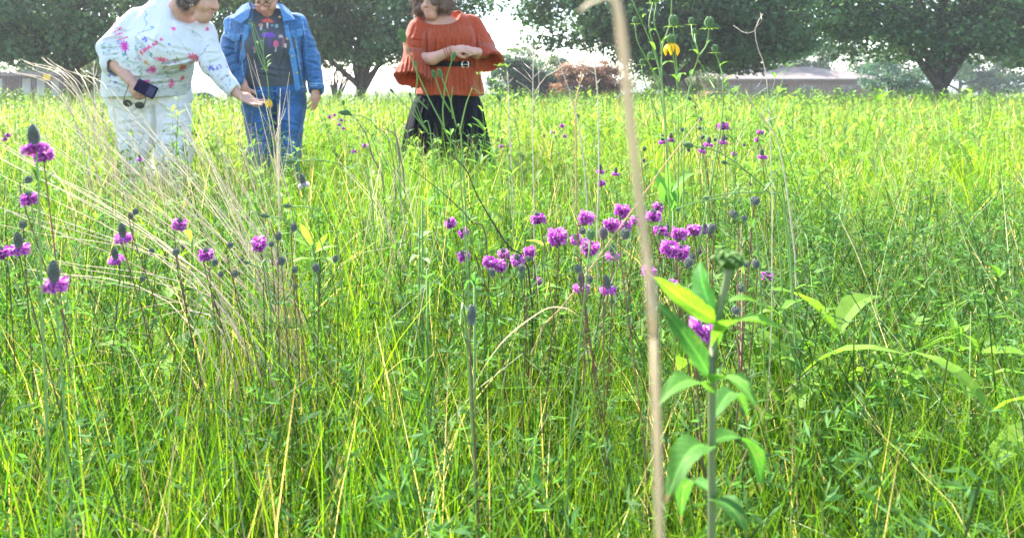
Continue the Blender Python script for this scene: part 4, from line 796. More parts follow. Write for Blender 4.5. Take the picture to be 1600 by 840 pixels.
def cap_height(p, h, limit_px=520, soft=.06):
    """near the lens nothing may reach above a shallow sight line"""
    zmax = H - (limit_px - CY) / F * p[:, 1] - soft; return np.minimum(h, np.where(p[:, 1] < .95, np.maximum(zmax, .12), 9))
def meadow_grass():
    g = Geo()
    for n, d0, d1, K, wd, hs in ((25000, .42, 1.3, 4, .0030, .42), (34000, 1.3, 3.0, 3, .0040, .44), (34000, 3.0, 6.0, 2, .0066, .41), (34000, 6.0, 14, 2, .015, .50), (26000, 14, 27, 1, .034, .52), (9000, 27, 40, 1, .07, .5)):
        p = spots(n, d0, d1, 2.0 if d1 < 10 else 1.6); N = len(p); x, y = p[:, 0], p[:, 1]
        tall = .5 + .5 * vnoise(x, y, 3.2, 31); L = hs * (.62 + .45 * tall + rng.uniform(-.25, .3, N)) * rng.uniform(.7, 1.15, N)
        L = np.clip(L, .1, .8); L = cap_height(p, L)
        th0 = np.abs(rng.normal(0, .30, N)); curl = rng.uniform(.1, 1.9, N) * rng.choice([.3, .8, 1.0], N)
        V, q = blades(p, L * 1.16, wd * rng.uniform(.6, 1.35, N), rng.uniform(0, 6.28, N), th0, curl, K)
        yel = np.clip(.5 + .6 * vnoise(x, y, 1.6, 40), 0, 1); c = GR[rng.integers(0, len(GR), N)] * (1 - .5 * yel[:, None]) + np.array([.24, .34, .015]) * .5 * yel[:, None]
        pt = np.clip(.5 + .7 * vnoise(x, y, .9, 55), 0, 1)[:, None]; c = c * (1 - .55 * pt) + np.array([.055, .15, .02]) * .55 * pt
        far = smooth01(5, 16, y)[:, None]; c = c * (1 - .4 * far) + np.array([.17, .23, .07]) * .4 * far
        dry = rng.uniform(0, 1, N) < .09 + .10 * (y > 5); c[dry] = ST[rng.integers(0, 5, dry.sum())] * .9
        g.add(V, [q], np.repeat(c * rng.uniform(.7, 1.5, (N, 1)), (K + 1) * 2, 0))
    cs = spots(1000, 1.0, 9, 1.6); m = 20; p = np.repeat(cs, m, 0); N = len(p); a = rng.uniform(0, 6.28, N); p[:, 0] += .025 * np.cos(a) * rng.uniform(0, 1, N); p[:, 1] += .025 * np.sin(a)
    L = np.repeat(rng.uniform(.36, .66, len(cs)), m) * rng.uniform(.55, 1.1, N); hue = np.repeat(rng.integers(0, 6, len(cs)), m); dd = np.repeat(rng.uniform(0, 1, len(cs)) < .16, m)
    V, q = blades(p, cap_height(p, L), (.0038 + .0016 * p[:, 1]) * rng.uniform(.6, 1.4, N), a, np.abs(rng.normal(.12, .12, N)), rng.uniform(.3, 1.9, N), 4)
    c = GR[hue] * rng.uniform(.7, 1.35, (N, 1)); c[dd] = ST[rng.integers(0, 5, dd.sum())]; g.add(V, [q], np.repeat(c, 10, 0))
    r2 = np.random.default_rng(71)                 # the field goes on beyond both edges of the view
    for sd_, n in ((1, 9000), (-1, 7000)):
        y = r2.uniform(.1, 5.5, n); e = (1700 - CX) / F * y + .2 if sd_ > 0 else (-160 - CX) / F * y - .2; x = e + sd_ * r2.uniform(0, 1.6, n); p = np.stack([x, y, gz(x, y) - .03], -1)
        V, q = blades(p, r2.uniform(.2, .5, n), .006 * r2.uniform(.6, 1.3, n), r2.uniform(0, 6.28, n), np.abs(r2.normal(0, .3, n)), r2.uniform(.1, 1.6, n), 2, roll=r2.uniform(-1.3, 1.3, n)); g.add(V, [q], np.repeat(GR[r2.integers(0, 6, n)] * r2.uniform(.7, 1.4, (n, 1)), 6, 0))
    tag(g.build('meadow_grass', 'grass', None, False), 'bright green meadow grass filling the field', 'grass', kind='stuff')
meadow_grass()
def sprig(kind, rs):
    """templates of leafy stems, about 0.4 m tall, built at the origin"""
    g = Geo()
    if kind == 'feather':                       # prairie clover foliage: short narrow leaflets
        h = rs.uniform(.34, .46); st = curve([[0, 0, 0], [rs.normal(0, .02), rs.normal(0, .02), h * .5], [rs.normal(0, .05), rs.normal(0, .05), h]], 6)
        V, Fs = tube(st, np.linspace(.0016, .0008, 6), 3, False); g.add(V, Fs, (.09, .15, .04))
        for u in np.linspace(.25, .98, 15):
            p0 = st[int(u * 5)] * (1 - (u * 5 % 1)) + st[min(5, int(u * 5) + 1)] * (u * 5 % 1); a = rs.uniform(0, 6.28); d = np.array([math.cos(a), math.sin(a), rs.uniform(.2, .9)]); d = nrm(d); tip = p0 + d * rs.uniform(.02, .035)
            for _ in range(5):
                q0 = p0 + (tip - p0) * rs.uniform(.35, 1.0); e = nrm(d + rs.normal(size=3) * .75); l = rs.uniform(.012, .022); s = nrm(np.cross(e, rs.normal(size=3))) * l * .085
                g.add(np.array([q0, q0 + e * l * .5 + s, q0 + e * l, q0 + e * l * .5 - s]), [np.array([[0, 1, 2, 3]])], np.array([.075, .17, .045]) * rs.uniform(.7, 1.5))
    elif kind == 'forb':                        # broader opposite leaves on an upright stem
        h = rs.uniform(.36, .5); st = curve([[0, 0, 0], [rs.normal(0, .02), rs.normal(0, .02), h * .5], [rs.normal(0, .04), rs.normal(0, .04), h]], 7)
        V, Fs = tube(st[::2], np.linspace(.0022, .001, 4), 3, False); g.add(V, Fs, (.12, .22, .04))
        for k, u in enumerate(np.linspace(.2, 1, 9)):
            p0 = st[min(6, int(u * 6))]; a0 = k * 1.57 + rs.uniform(-.3, .3); l = rs.uniform(.05, .085) * (1.1 - .45 * u)
            for a in (a0, a0 + math.pi):
                V, Fs = leaf(p0, p0 + l * np.array([math.cos(a), math.sin(a), rs.uniform(.1, .9)]), l * .28, .12, .3, k=2); g.add(V, Fs, np.array([.12, .25, .03]) * rs.uniform(.75, 1.35))
    elif kind == 'trefoil':                     # bush clover: small rounded leaflets in threes
        h = rs.uniform(.36, .52); st = curve([[0, 0, 0], [rs.normal(0, .03), rs.normal(0, .03), h * .5], [rs.normal(0, .06), rs.normal(0, .06), h]], 7)
        V, Fs = tube(st, np.linspace(.002, .0009, 7), 4, False); g.add(V, Fs, (.12, .17, .06))
        for k, u in enumerate(np.linspace(.25, 1, 13)):
            p0 = st[min(6, int(u * 6))]; a0 = k * 2.4
            for da in (-.6, 0, .6):
                a = a0 + da; l = rs.uniform(.016, .028); V, Fs = leaf(p0 + .01 * np.array([math.cos(a0), math.sin(a0), .3]), p0 + (.01 + l) * np.array([math.cos(a), math.sin(a), .45]), l * .42, .05, .2, k=2); g.add(V, Fs, np.array([.13, .24, .05]) * rs.uniform(.75, 1.3))
    elif kind == 'wide':                        # goldenrod or milkweed like, long pale leaves
        h = rs.uniform(.3, .42); st = curve([[0, 0, 0], [rs.normal(0, .02), rs.normal(0, .02), h]], 5)
        V, Fs = tube(st, np.linspace(.0035, .002, 5), 4, False); g.add(V, Fs, (.15, .25, .06))
        for k, u in enumerate(np.linspace(.3, 1, 6)):
            p0 = st[min(4, int(u * 4))]; a0 = k * 1.5 + rs.uniform(-.3, .3); l = rs.uniform(.10, .15)
            for a in (a0, a0 + math.pi):
                V, Fs = leaf(p0, p0 + l * np.array([math.cos(a), math.sin(a), rs.uniform(.1, .7)]), l * .3, .15, .25, k=4); g.add(V, Fs, np.array([.17, .31, .035]) * rs.uniform(.8, 1.25))
    elif kind == 'far':                         # for the far side: one rhomb for each leaf
        h = rs.uniform(.34, .5); st = curve([[0, 0, 0], [rs.normal(0, .03), rs.normal(0, .03), h]], 3); V, Fs = tube(st, [.003, .002, .002], 3, False); g.add(V, Fs, (.13, .22, .05))
        for k, u in enumerate(np.linspace(.25, 1, 14)):
            p0 = np.array([st[-1][0] * u, st[-1][1] * u, h * u]); a = k * 2.4; l = rs.uniform(.05, .09) * (1.1 - .4 * u); e = nrm([math.cos(a), math.sin(a), rs.uniform(.1, .9)]); s = nrm(np.cross(e, [0, 0, 1])) * l * .17
            g.add(np.array([p0, p0 + e * l * .45 + s, p0 + e * l, p0 + e * l * .45 - s]), [np.array([[0, 1, 2, 3]])], np.array([.14, .26, .04]) * rs.uniform(.7, 1.4))
    return g.arrays()
def cover(name, label, kinds, n, d0, d1, sc, rs, hmax=None, lo=-160, hi=1700, nscale=None, power=1.7, m='leaf'):
    T = [sprig(k, rs) for k in kinds for _ in range(4)]; p = spots(n, d0, d1, power, rs, lo, hi)
    if nscale: p = p[vnoise(p[:, 0], p[:, 1], nscale[0], nscale[1]) > nscale[2]]
    N = len(p); s = sc * rs.uniform(.7, 1.2, N); top = cap_height(p, s * .45); s = np.minimum(s, top / .42)
    if hmax is not None: s = np.minimum(s, hmax(p))
    g = scatter(T, p, rs.uniform(0, 6.28, N), s, np.abs(rs.normal(0, .2, N)), rs.uniform(0, 6.28, N), rs.uniform(.75, 1.3, N)[:, None] * np.ones((1, 3)), rs.integers(0, len(T), N))
    tag(g.build(name, m, None, False), label, 'plants', kind='stuff')
cover('feathery_foliage', 'fine feathery clover foliage in the foreground', ['feather'], 2500, .45, 2.3, 1.08, np.random.default_rng(61))
cover('leafy_ground_cover', 'leafy green forbs mixed through the meadow', ['forb', 'trefoil', 'forb'], 2500, 1.0, 6.5, 1.0, np.random.default_rng(62), nscale=(2.2, 77, -.25))
cover('broad_leaf_cover', 'scattered broad pale green leaves low in the meadow', ['wide'], 260, .8, 6.0, .9, np.random.default_rng(63), nscale=(1.7, 81, -.1))
def far_forbs():
    rs = np.random.default_rng(64); T = [sprig('far', rs) for k in range(4)]; p = spots(4600, 5, 27, 1.5, rs); N = len(p)
    g = scatter(T, p, rs.uniform(0, 6.28, N), rs.uniform(1.1, 1.75, N), np.abs(rs.normal(0, .1, N)), rs.uniform(0, 6.28, N), rs.uniform(.8, 1.4, N)[:, None] * np.array([[1.15, 1.05, 1.1]]), rs.integers(0, 4, N))
    tag(g.build('distant_forbs', 'leaf', None, False), 'taller leafy weeds along the far side of the meadow', 'plants', kind='stuff')
far_forbs()
def dry_stalks():
    """thin straw stalks: a tan drift in front of the two left people and thinner ones elsewhere"""
    rs = np.random.default_rng(65); g = Geo()
    for n, lo, hi, d0, d1, L0, L1, hd, wd in ((380, 235, 440, 1.9, 3.5, .45, .74, 2.7, .0026), (330, -160, 260, 1.5, 4.5, .45, .75, 2.6, .0035), (420, 440, 1150, 1.4, 5, .35, .62, 2.2, .003), (260, 1100, 1700, 1.2, 5, .4, .65, 1.5, .003), (900, -160, 1700, 5, 14, .4, .75, 2.2, .008), (420, -160, 220, 5, 10, .5, .9, 2.4, .007)):
        p = spots(n, d0, d1, 1.6, rs, lo, hi, 0); N = len(p); L = rs.uniform(L0, L1, N); L = cap_height(p, L, 470)
        V, q = blades(p, L, wd * rs.uniform(.6, 1.3, N), hd + rs.normal(0, .9, N), np.abs(rs.normal(.18, .16, N)), rs.uniform(0, .7, N), 4, taper=.75)
        c = ST[rs.integers(0, 5, N)] * rs.uniform(.8, 1.2, (N, 1)); g.add(V, [q], np.repeat(c, 10, 0))
    for n, d0, d1, wd in ((900, .75, 2.2, .0016), (900, 2.2, 5.5, .0028)):
        p = spots(n, d0, d1, 1.7, rs); N = len(p); L = cap_height(p, rs.uniform(.4, .72, N), 430, .0); V, q = blades(p, L, wd * rs.uniform(.6, 1.3, N), rs.choice([2.9, .3, 1.5, 4.5], N, p=[.5, .2, .15, .15]) + rs.normal(0, .6, N), np.abs(rs.normal(.25, .2, N)), rs.uniform(.2, 1.6, N), 6, taper=.6)
        c = np.where(rs.uniform(0, 1, (N, 1)) < .5, np.array([[.50, .47, .30]]), np.array([[.34, .44, .20]])) * rs.uniform(.8, 1.2, (N, 1)); g.add(V, [q], np.repeat(c, 14, 0))
    tag(g.build('dry_grass_stalks', 'straw', None, False), 'thin tan dry grass stalks standing among the green', 'grass', kind='stuff')
dry_stalks()

# ================================================================== SINGLE PLANTS
def cone_template(nrow, elong, rs, base, tipc):
    """a spike: ovoid core with spiral scales. radius 1, height 2*elong"""
    g = Geo(); u = np.linspace(0, 1, 9); prof = np.sin(math.pi * np.clip(u, .04, .97)) ** .55; th = np.arange(10) * 2 * math.pi / 10
    V = np.array([[p * .86 * math.cos(a), p * .86 * math.sin(a), t * 2 * elong] for t, p in zip(u, prof) for a in th]); i = np.arange(8)[:, None] * 10; j = np.arange(10)[None]; q = np.stack([i + j, i + (j + 1) % 10, i + 10 + (j + 1) % 10, i + 10 + j], -1).reshape(-1, 4); g.add(V, [q], np.array(base) * .5)
    n = int(nrow * 13); ph = 2.39996
    for k in range(n):
        t = (k + .5) / n; z = .04 + .93 * t; r = max(.08, math.sin(math.pi * np.clip(z, .04, .97)) ** .55) * .84; a = k * ph; o = np.array([math.cos(a), math.sin(a), 0]); e = np.array([-math.sin(a), math.cos(a), 0]); up = np.array([0, 0, 1.]); nn = nrm(o + up * (z - .45) * 1.2)
        c = o * r + up * z * 2 * elong; s = .19; tp = np.cross(nn, e); V = np.array([c + e * s, c + tp * s, c - e * s, c - tp * s, c + nn * s * 1.15]); C = np.array([base] * 4 + [tipc]) * rs.uniform(.8, 1.2); g.add(V, [np.array([[0, 1, 4], [1, 2, 4], [2, 3, 4], [3, 0, 4]])], C)
    return g.arrays()
def floret_template(z0, z1, R0, n, rs, cols, droop=0.0, body=True):
    """a collar of small petals and stamens round the spike (unit radius = cone radius)"""
    g = Geo()
    for k in range(n):
        a = rs.uniform(0, 6.28); z = rs.uniform(z0, z1); o = nrm(np.array([math.cos(a), math.sin(a), rs.uniform(-.35, .6) - droop])); l = R0 * rs.uniform(.6, 1.1); p = np.array([math.cos(a) * .75, math.sin(a) * .75, z]); e = nrm(np.cross(o, rs.normal(size=3))); wv = l * rs.uniform(.2, .34)
        tip = p + o * l + np.array([0, 0, rs.uniform(-.1, .12)]); g.add(np.array([p, p + o * l * .62 + e * wv, tip, p + o * l * .62 - e * wv]), [np.array([[0, 1, 2, 3]])], np.array(cols[rs.integers(len(cols))]) * rs.uniform(.75, 1.3))
        if k % 5 == 0:
            s = .07; q = tip + o * .12; g.add(np.array([q + e * s, q + [0, 0, s], q - e * s, q - [0, 0, s]]), [np.array([[0, 1, 2, 3]])], (.62, .30, .06))
    return g.arrays()
RS = np.random.default_rng(90)
GREY = ((.055, .062, .045), (.30, .32, .27)); BROWN = ((.10, .065, .07), (.33, .25, .25)); GRN = ((.09, .17, .06), (.22, .33, .13))
PUR = ((.60, .12, .54), (.72, .25, .62), (.42, .06, .47), (.80, .42, .70)); WHT = ((.70, .70, .66), (.62, .64, .58)); DIM = ((.30, .10, .30), (.22, .10, .2))
def mesh_of(name, arr, m):
    o = build(name, arr[0], arr[1], m, None, arr[2], False); me = o.data; bpy.data.objects.remove(o); return me
CONES = {('bud', k): mesh_of('bud_spike', cone_template(8, el, RS, *c), 'plain') for k, (el, c) in enumerate(((1.0, GREY), (1.25, GREY), (1.45, BROWN), (1.3, GRN)))}
CONES[('long', 0)] = mesh_of('flower_spike', cone_template(11, 1.75, RS, *GREY), 'plain'); CONES[('spent', 0)] = mesh_of('spent_spike', cone_template(11, 1.7, RS, *BROWN), 'plain'); CONES[('thimble', 0)] = mesh_of('seed_head', cone_template(12, 2.0, RS, *GRN), 'plain')
CONES[('tall', 0)] = mesh_of('flower_spike', cone_template(14, 2.25, RS, *GREY), 'plain')
FLOR = {'ring': mesh_of('florets', floret_template(-.1, .85, 1.55, 300, RS, PUR, .25), 'petal'), 'full': mesh_of('florets', floret_template(1.2, 3.5, 1.45, 380, RS, PUR), 'petal'), 'mid': mesh_of('florets', floret_template(.4, 2.2, 1.45, 340, RS, PUR), 'petal'), 'white': mesh_of('florets', floret_template(.1, 1.0, 1.2, 170, RS, WHT), 'petal'), 'dim': mesh_of('florets', floret_template(.6, 2.0, .8, 90, RS, DIM), 'petal')}
def head_obj(parent, pos, axis, r, kind, seed):
    """kind: ring / full / mid / bud / brown / green / thimble / white"""
    if kind in ('ring', 'white', 'tallbud'): me = CONES[('tall', 0)]
    elif kind in ('full', 'mid', 'dim'): me = CONES[('spent', 0)] if kind != 'mid' else CONES[('long', 0)]
    elif kind == 'brown': me = CONES[('bud', 2)]
    elif kind == 'green': me = CONES[('bud', 3)]
    elif kind == 'thimble': me = CONES[('thimble', 0)]
    else: me = CONES[('bud', seed % 2)]
    o = link('seed_head' if kind in ('thimble', 'green') else 'flower_spike', me, parent); q = Vector((0, 0, 1)).rotation_difference(Vector(nrm(axis))); o.rotation_mode = 'QUATERNION'; o.rotation_quaternion = q
    o.location = [float(v) for v in pos]; r = r * (1.14 if kind in ('full', 'mid') else 1.0); o.scale = (r, r, r)
    if kind in FLOR:
        f = link('florets', FLOR[kind], o); f.rotation_euler = (0, 0, seed * 1.3)
    return o
def stalk(parent, pts, r0, r1, col, n=10, name='stem', sides=5, m='stem'):
    li = curve(pts, n); g = Geo(); V, Fs = tube(li, np.linspace(r0, r1, n), sides); g.add(V, Fs, col); g.build(name, m, parent); return li
RED = (.16, .085, .05); GST = (.17, .28, .08); BST = (.10, .06, .05)
def clover(label, heads, group, base=None, colr=RED, leaves=True, cat='flower'):
    """heads: (px, py, width px, kind, tilt x, tilt y); each head's distance follows from its usual size"""
    t = None; k0 = len(bpy.data.objects)
    for i, (px, py, wd, kind, tx) in enumerate(heads):
        bloom = kind in ('ring', 'full', 'mid', 'dim'); size = .0225 if bloom else (.0125 if kind == 'tallbud' else .0108)
        D = F * size / wd; p = P(px, py, D); r = .0054 * RS.uniform(.92, 1.1)
        if i == 0:
            bx = p[0] + (RS.uniform(.0, .12) if base is None else base) * (p[2] / .6); by = D + RS.uniform(-.03, .08); b = np.array([bx, by, float(gz(bx, by))])
            t = thing('prairie_clover', label, cat, b, group)
        ax = nrm(np.array([tx + RS.normal(0, .12), RS.uniform(-.35, .12), 1.0])); elong = {'ring': 2.25, 'tallbud': 2.25, 'full': 1.7, 'mid': 1.75, 'dim': 1.7, 'brown': 1.45, 'green': 1.3}.get(kind, 1.1)
        low = p - ax * (r * elong * {'ring': .3, 'full': 1.5, 'mid': .8, 'dim': 1}.get(kind, 1.0)) - b
        s0 = np.array([RS.uniform(-.01, .01) * i, 0, 0]); ctrl = [s0, s0 * .6 + low * .45 + [RS.uniform(-.03, .03), RS.uniform(-.01, .01), .02], low - ax * .03, low] if i == 0 else [t_l[4], (t_l[4] + low) / 2 + [0, 0, -.02], low - ax * .02, low]
        li = stalk(t, ctrl, (.0010 if D > .7 else .0013), .0008, np.array(colr) * RS.uniform(.8, 1.25))
        if i == 0: t_l = li
        head_obj(t, low, ax, r, kind, RS.integers(0, 9))
    if leaves and D < 2.2:
        g = Geo()
        for u in (3, 4, 5, 6):
            for _ in range(4):
                a = RS.uniform(0, 6.28); q0 = t_l[u]; l = RS.uniform(.018, .034); V, Fs = leaf(q0, q0 + l * np.array([math.cos(a), math.sin(a), .6]), l * .1, .05, .3, k=2); g.add(V, Fs, np.array([.07, .16, .04]) * RS.uniform(.8, 1.3))
        g.build('leaflets', 'leaf', t, False)['kind'] = 'stuff'
    return t
ORD = ['first', 'second', 'third', 'fourth', 'fifth', 'sixth', 'seventh', 'eighth', 'ninth', 'tenth', 'eleventh', 'twelfth', 'thirteenth', 'fourteenth', 'fifteenth', 'sixteenth', 'seventeenth', 'eighteenth', 'nineteenth', 'twentieth', 'twenty-first', 'twenty-second', 'twenty-third', 'twenty-fourth']
def row(items, what, where, group, **kw):
    """a countable cluster: each plant is singled out by its order from the left"""
    for k, it in enumerate(sorted(items, key=lambda q: q[0])):
        clover(f'{what}, {ORD[k]} from left {where}', [it], group, **kw)
CG = 'purple prairie clover in bloom'; BG = 'prairie clover in grey bud'
# left foreground, singly described
clover('tall purple prairie clover with long grey cone, in front of left tree', [(54, 228, 37, 'ring', -.02)], CG, .03, GST)
clover('purple prairie clover half hidden behind the tallest one at left', [(68, 243, 28, 'mid', .15)], CG, .05, RED)
clover('purple prairie clover with spent lower spike below the tallest left bloom', [(46, 312, 24, 'mid', -.1)], CG, .05, GST)
clover('purple prairie clover cut by the left edge of the picture', [(2, 397, 22, 'mid', 0)], CG, .06)
clover('purple prairie clover with wide ring at lower far left', [(30, 386, 28, 'ring', 0)], CG, .05)
clover('large purple prairie clover with fat grey cone at bottom left', [(85, 440, 35, 'ring', .02)], CG, .01, GST)
row([(192, 369, 23, 'ring', -.1), (181, 404, 22, 'ring', 0), (280, 352, 21, 'mid', .1), (322, 399, 22, 'mid', 0), (405, 382, 20, 'full', -.15), (426, 408, 15, 'ring', .05)], 'purple prairie clover bloom', 'between the left edge straws and the centre', CG)
row([(219, 248, 10, 'ring', 0), (186, 258, 8, 'dim', 0), (180, 275, 8, 'dim', .2), (12, 212, 7, 'mid', 0), (8, 218, 7, 'mid', 0)], 'small distant purple clover bloom', 'below the white trousers', CG, leaves=False)
row([(45, 280, 11, 'bud', 0), (36, 350, 11, 'bud', 0), (212, 330, 11, 'bud', 0), (204, 338, 9, 'bud', -.2), (275, 393, 11, 'bud', -.1), (287, 385, 8, 'bud', .2), (237, 393, 9, 'bud', 0), (223, 434, 10, 'bud', 0), (336, 474, 9, 'bud', 0)], 'grey budded prairie clover head', 'on the left side', BG)
row([(360, 382, 11, 'bud', 0), (336, 409, 11, 'bud', 0), (345, 428, 10, 'bud', 0), (367, 427, 10, 'bud', 0), (376, 407, 8, 'bud', .1), (424, 381, 9, 'bud', 0), (435, 370, 11, 'bud', 0), (459, 356, 11, 'bud', 0), (440, 408, 11, 'bud', 0), (460, 421, 11, 'bud', 0), (462, 447, 9, 'bud', .1), (494, 419, 11, 'bud', 0), (524, 405, 9, 'bud', 0)], 'grey budded prairie clover head', 'in the centre-left group', BG)
# middle and right foreground
row([(704, 349, 15, 'mid', -.8), (725, 364, 16, 'mid', -.7), (725, 401, 18, 'mid', -.4), (764, 410, 19, 'full', .1), (781, 416, 19, 'full', -.15), (787, 398, 18, 'mid', -.3), (809, 408, 19, 'mid', -.3), (828, 394, 18, 'full', -.2), (841, 343, 19, 'mid', -.25), (839, 441, 15, 'mid', -.6)], 'purple prairie clover bloom', 'in the group just right of centre', CG)
row([(871, 371, 24, 'full', -.2), (916, 341, 22, 'full', 0), (901, 375, 17, 'mid', -.4), (921, 388, 23, 'full', .15), (908, 447, 24, 'ring', 0), (950, 451, 24, 'ring', 0), (955, 352, 20, 'full', -.15), (972, 330, 19, 'full', -.05), (976, 354, 18, 'mid', 0), (957, 398, 19, 'ring', 0), (965, 408, 10, 'dim', 0), (975, 408, 10, 'dim', 0), (994, 346, 16, 'mid', 0), (1014, 425, 18, 'mid', 0)], 'purple prairie clover bloom', 'in the cluster left of the blurred stalk', CG)
row([(1021, 339, 20, 'mid', 0), (1028, 324, 15, 'mid', .5), (1032, 361, 19, 'mid', 0), (1045, 364, 15, 'ring', 0), (1061, 366, 20, 'full', 0), (1072, 363, 13, 'mid', 0), (1084, 360, 18, 'full', 0), (1103, 359, 15, 'mid', -.1), (1046, 389, 24, 'full', 0), (1063, 394, 21, 'full', .1), (1074, 404, 14, 'mid', .1), (1092, 392, 15, 'dim', 0), (1050, 449, 23, 'mid', -.2)], 'purple prairie clover bloom', 'in the cluster right of the blurred stalk', CG)
clover('flat purple prairie clover bloom at bottom edge beside broad leaf', [(1097, 513, 31, 'full', .1)], CG, .02)
clover('pinkish clover bloom at the right edge above curved leaf', [(1199, 432, 16, 'mid', 0)], CG)
row([(769, 426, 10, 'bud', 0), (826, 404, 9, 'bud', 0), (814, 418, 11, 'bud', 0), (785, 433, 7, 'bud', 0), (910, 360, 12, 'bud', -.2), (943, 364, 13, 'brown', -.1), (903, 419, 12, 'bud', 0), (921, 437, 11, 'bud', 0), (905, 351, 6, 'bud', 0), (977, 366, 14, 'bud', -.05)], 'grey budded prairie clover head', 'between centre and the blurred stalk', BG)
clover('round green seed head standing on pale stem among purple blooms', [(923, 366, 15, 'green', 0)], BG, .0, GST)
clover('small round green seed head below purple blooms', [(814, 430, 11, 'green', 0)], BG, .06, GST)
clover('red-stemmed prairie clover with three grey buds branching near right edge', [(1180, 313, 13, 'bud', .1), (1146, 334, 12, 'bud', -.3), (1163, 341, 10, 'bud', -.1)], BG, -.03)
clover('red-stemmed prairie clover with two grey buds beside purple cluster', [(1113, 354, 12, 'bud', .1), (1109, 361, 11, 'bud', .2)], BG, -.04)
row([(1082, 400, 9, 'bud', 0), (1076, 411, 13, 'bud', .5), (1167, 412, 11, 'bud', 0), (1181, 413, 12, 'bud', .1), (1158, 449, 12, 'bud', 0), (1149, 484, 13, 'bud', 0), (1184, 473, 8, 'bud', 0), (1191, 447, 7, 'bud', 0), (1088, 466, 10, 'bud', 0)], 'grey budded prairie clover head', 'around the broad-leaved plant', BG)
clover('big grey clover bud on thick stem at the bottom centre', [(737, 492, 18, 'tallbud', 0)], BG, .01)
# mid distance
row([(1036, 221, 12, 'ring', 0), (1048, 218, 12, 'ring', .1), (1107, 225, 13, 'ring', .05), (1097, 235, 12, 'ring', 0), (1130, 198, 13, 'mid', 0), (1129, 221, 12, 'ring', 0), (1120, 197, 6, 'dim', 0), (1147, 241, 8, 'mid', 0), (1163, 226, 7, 'dim', 0), (1184, 219, 9, 'mid', 0), (1188, 207, 9, 'mid', 0), (1191, 223, 7, 'dim', 0), (1191, 244, 13, 'ring', 0), (1172, 287, 8, 'dim', 0), (1094, 186, 9, 'dim', .4)], 'small purple clover bloom', 'in the meadow below the house', CG, leaves=False)
row([(1066, 203, 5.5, 'bud', 0), (1093, 200, 5.5, 'bud', 0), (1098, 214, 5.5, 'bud', 0), (1117, 218, 5, 'bud', 0), (1135, 216, 5.5, 'bud', 0), (1007, 233, 6, 'bud', 0), (1006, 251, 5, 'bud', 0), (1076, 234, 6, 'bud', 0)], 'tiny grey clover bud', 'in the meadow below the house', BG, leaves=False)
row([(938, 267, 11, 'ring', 0), (962, 271, 11, 'ring', 0), (940, 287, 11, 'mid', -.2)], 'small purple clover bloom', 'of the three left of the blurred stalk', CG, leaves=False)
row([(850, 212, 6, 'dim', 0), (864, 207, 6, 'mid', 0), (878, 197, 6, 'mid', 0), (882, 213, 6, 'mid', 0), (868, 214, 5.5, 'dim', 0), (779, 219, 6, 'dim', 0), (783, 229, 6, 'mid', 0), (796, 227, 6, 'mid', 0)], 'tiny purple clover bloom', 'right of the black skirt', CG, leaves=False)
row([(515, 183, 5, 'mid', 0), (523, 180, 5, 'mid', 0), (533, 188, 5, 'mid', 0), (530, 195, 5, 'mid', 0), (537, 201, 5, 'mid', 0), (503, 188, 4.5, 'dim', 0), (553, 237, 7, 'mid', 0), (570, 228, 7, 'mid', 0)], 'tiny purple clover bloom', 'in the meadow between jeans and skirt', CG, leaves=False)
# white prairie clover
def white_clover():
    D = 1.18; p = P(473, 283, D); b = np.array([p[0] + .12, D + .03, 0]); t = thing('white_clover', 'white prairie clover with green cone in the middle of the meadow', 'flower', b, None)
    ax = nrm([-.25, 0, 1]); low = p - b - ax * .012; stalk(t, [[0, 0, 0], low * .5 + [.02, 0, .03], low - ax * .03, low], .0014, .001, GST); head_obj(t, low, ax, .0062, 'white', 3)
white_clover()

# ------------------------------------------------------------------ thimbleweed (green oblong heads on long stems)
def thimble(label, stems, group='long-stemmed green seed heads', D=None):
    """stems: list of ([(px,py)...from head down], head length px, D)"""
    t = None
    for i, (pts, hl, D) in enumerate(stems):
        c3 = [P(a, b2, D + .02 * k) for k, (a, b2) in enumerate(pts)]; c3 = c3[::-1]
        if i == 0:
            b = np.array([c3[0][0] + .03, c3[0][1], 0.]); t = thing('thimbleweed', label, 'weed', b, group); full = [b] + c3
        else: full = c3
        full = [q - b for q in full]; li = stalk(t, full, .0016, .001, np.array(GST) * 1.1, 14)
        ax = nrm(li[-1] - li[-3]); ln = hl / F * D; head_obj(t, li[-1], ax, ln / 4.0, 'thimble', 2)
    return t
thimble('tall thimbleweed with green oblong head leaning left over the rust blouse', [([(633, 66), (650, 110), (672, 158), (700, 215), (722, 300)], 23, 1.02), ([(650, 103), (652, 125), (650, 150), (668, 170)], 9, 1.03), ([(642, 152), (652, 180), (668, 205)], 9, 1.03)])
thimble('branching thimbleweed with paired green heads in front of the black skirt', [([(690, 121), (703, 155), (712, 195), (724, 260)], 16, 1.05), ([(680, 122), (690, 150), (704, 175)], 15, 1.06), ([(706, 95), (697, 125), (692, 170), (694, 200)], 16, 1.07), ([(738, 138), (728, 165), (718, 210)], 6, 1.07), ([(707, 140), (705, 160), (708, 185)], 6, 1.07)])
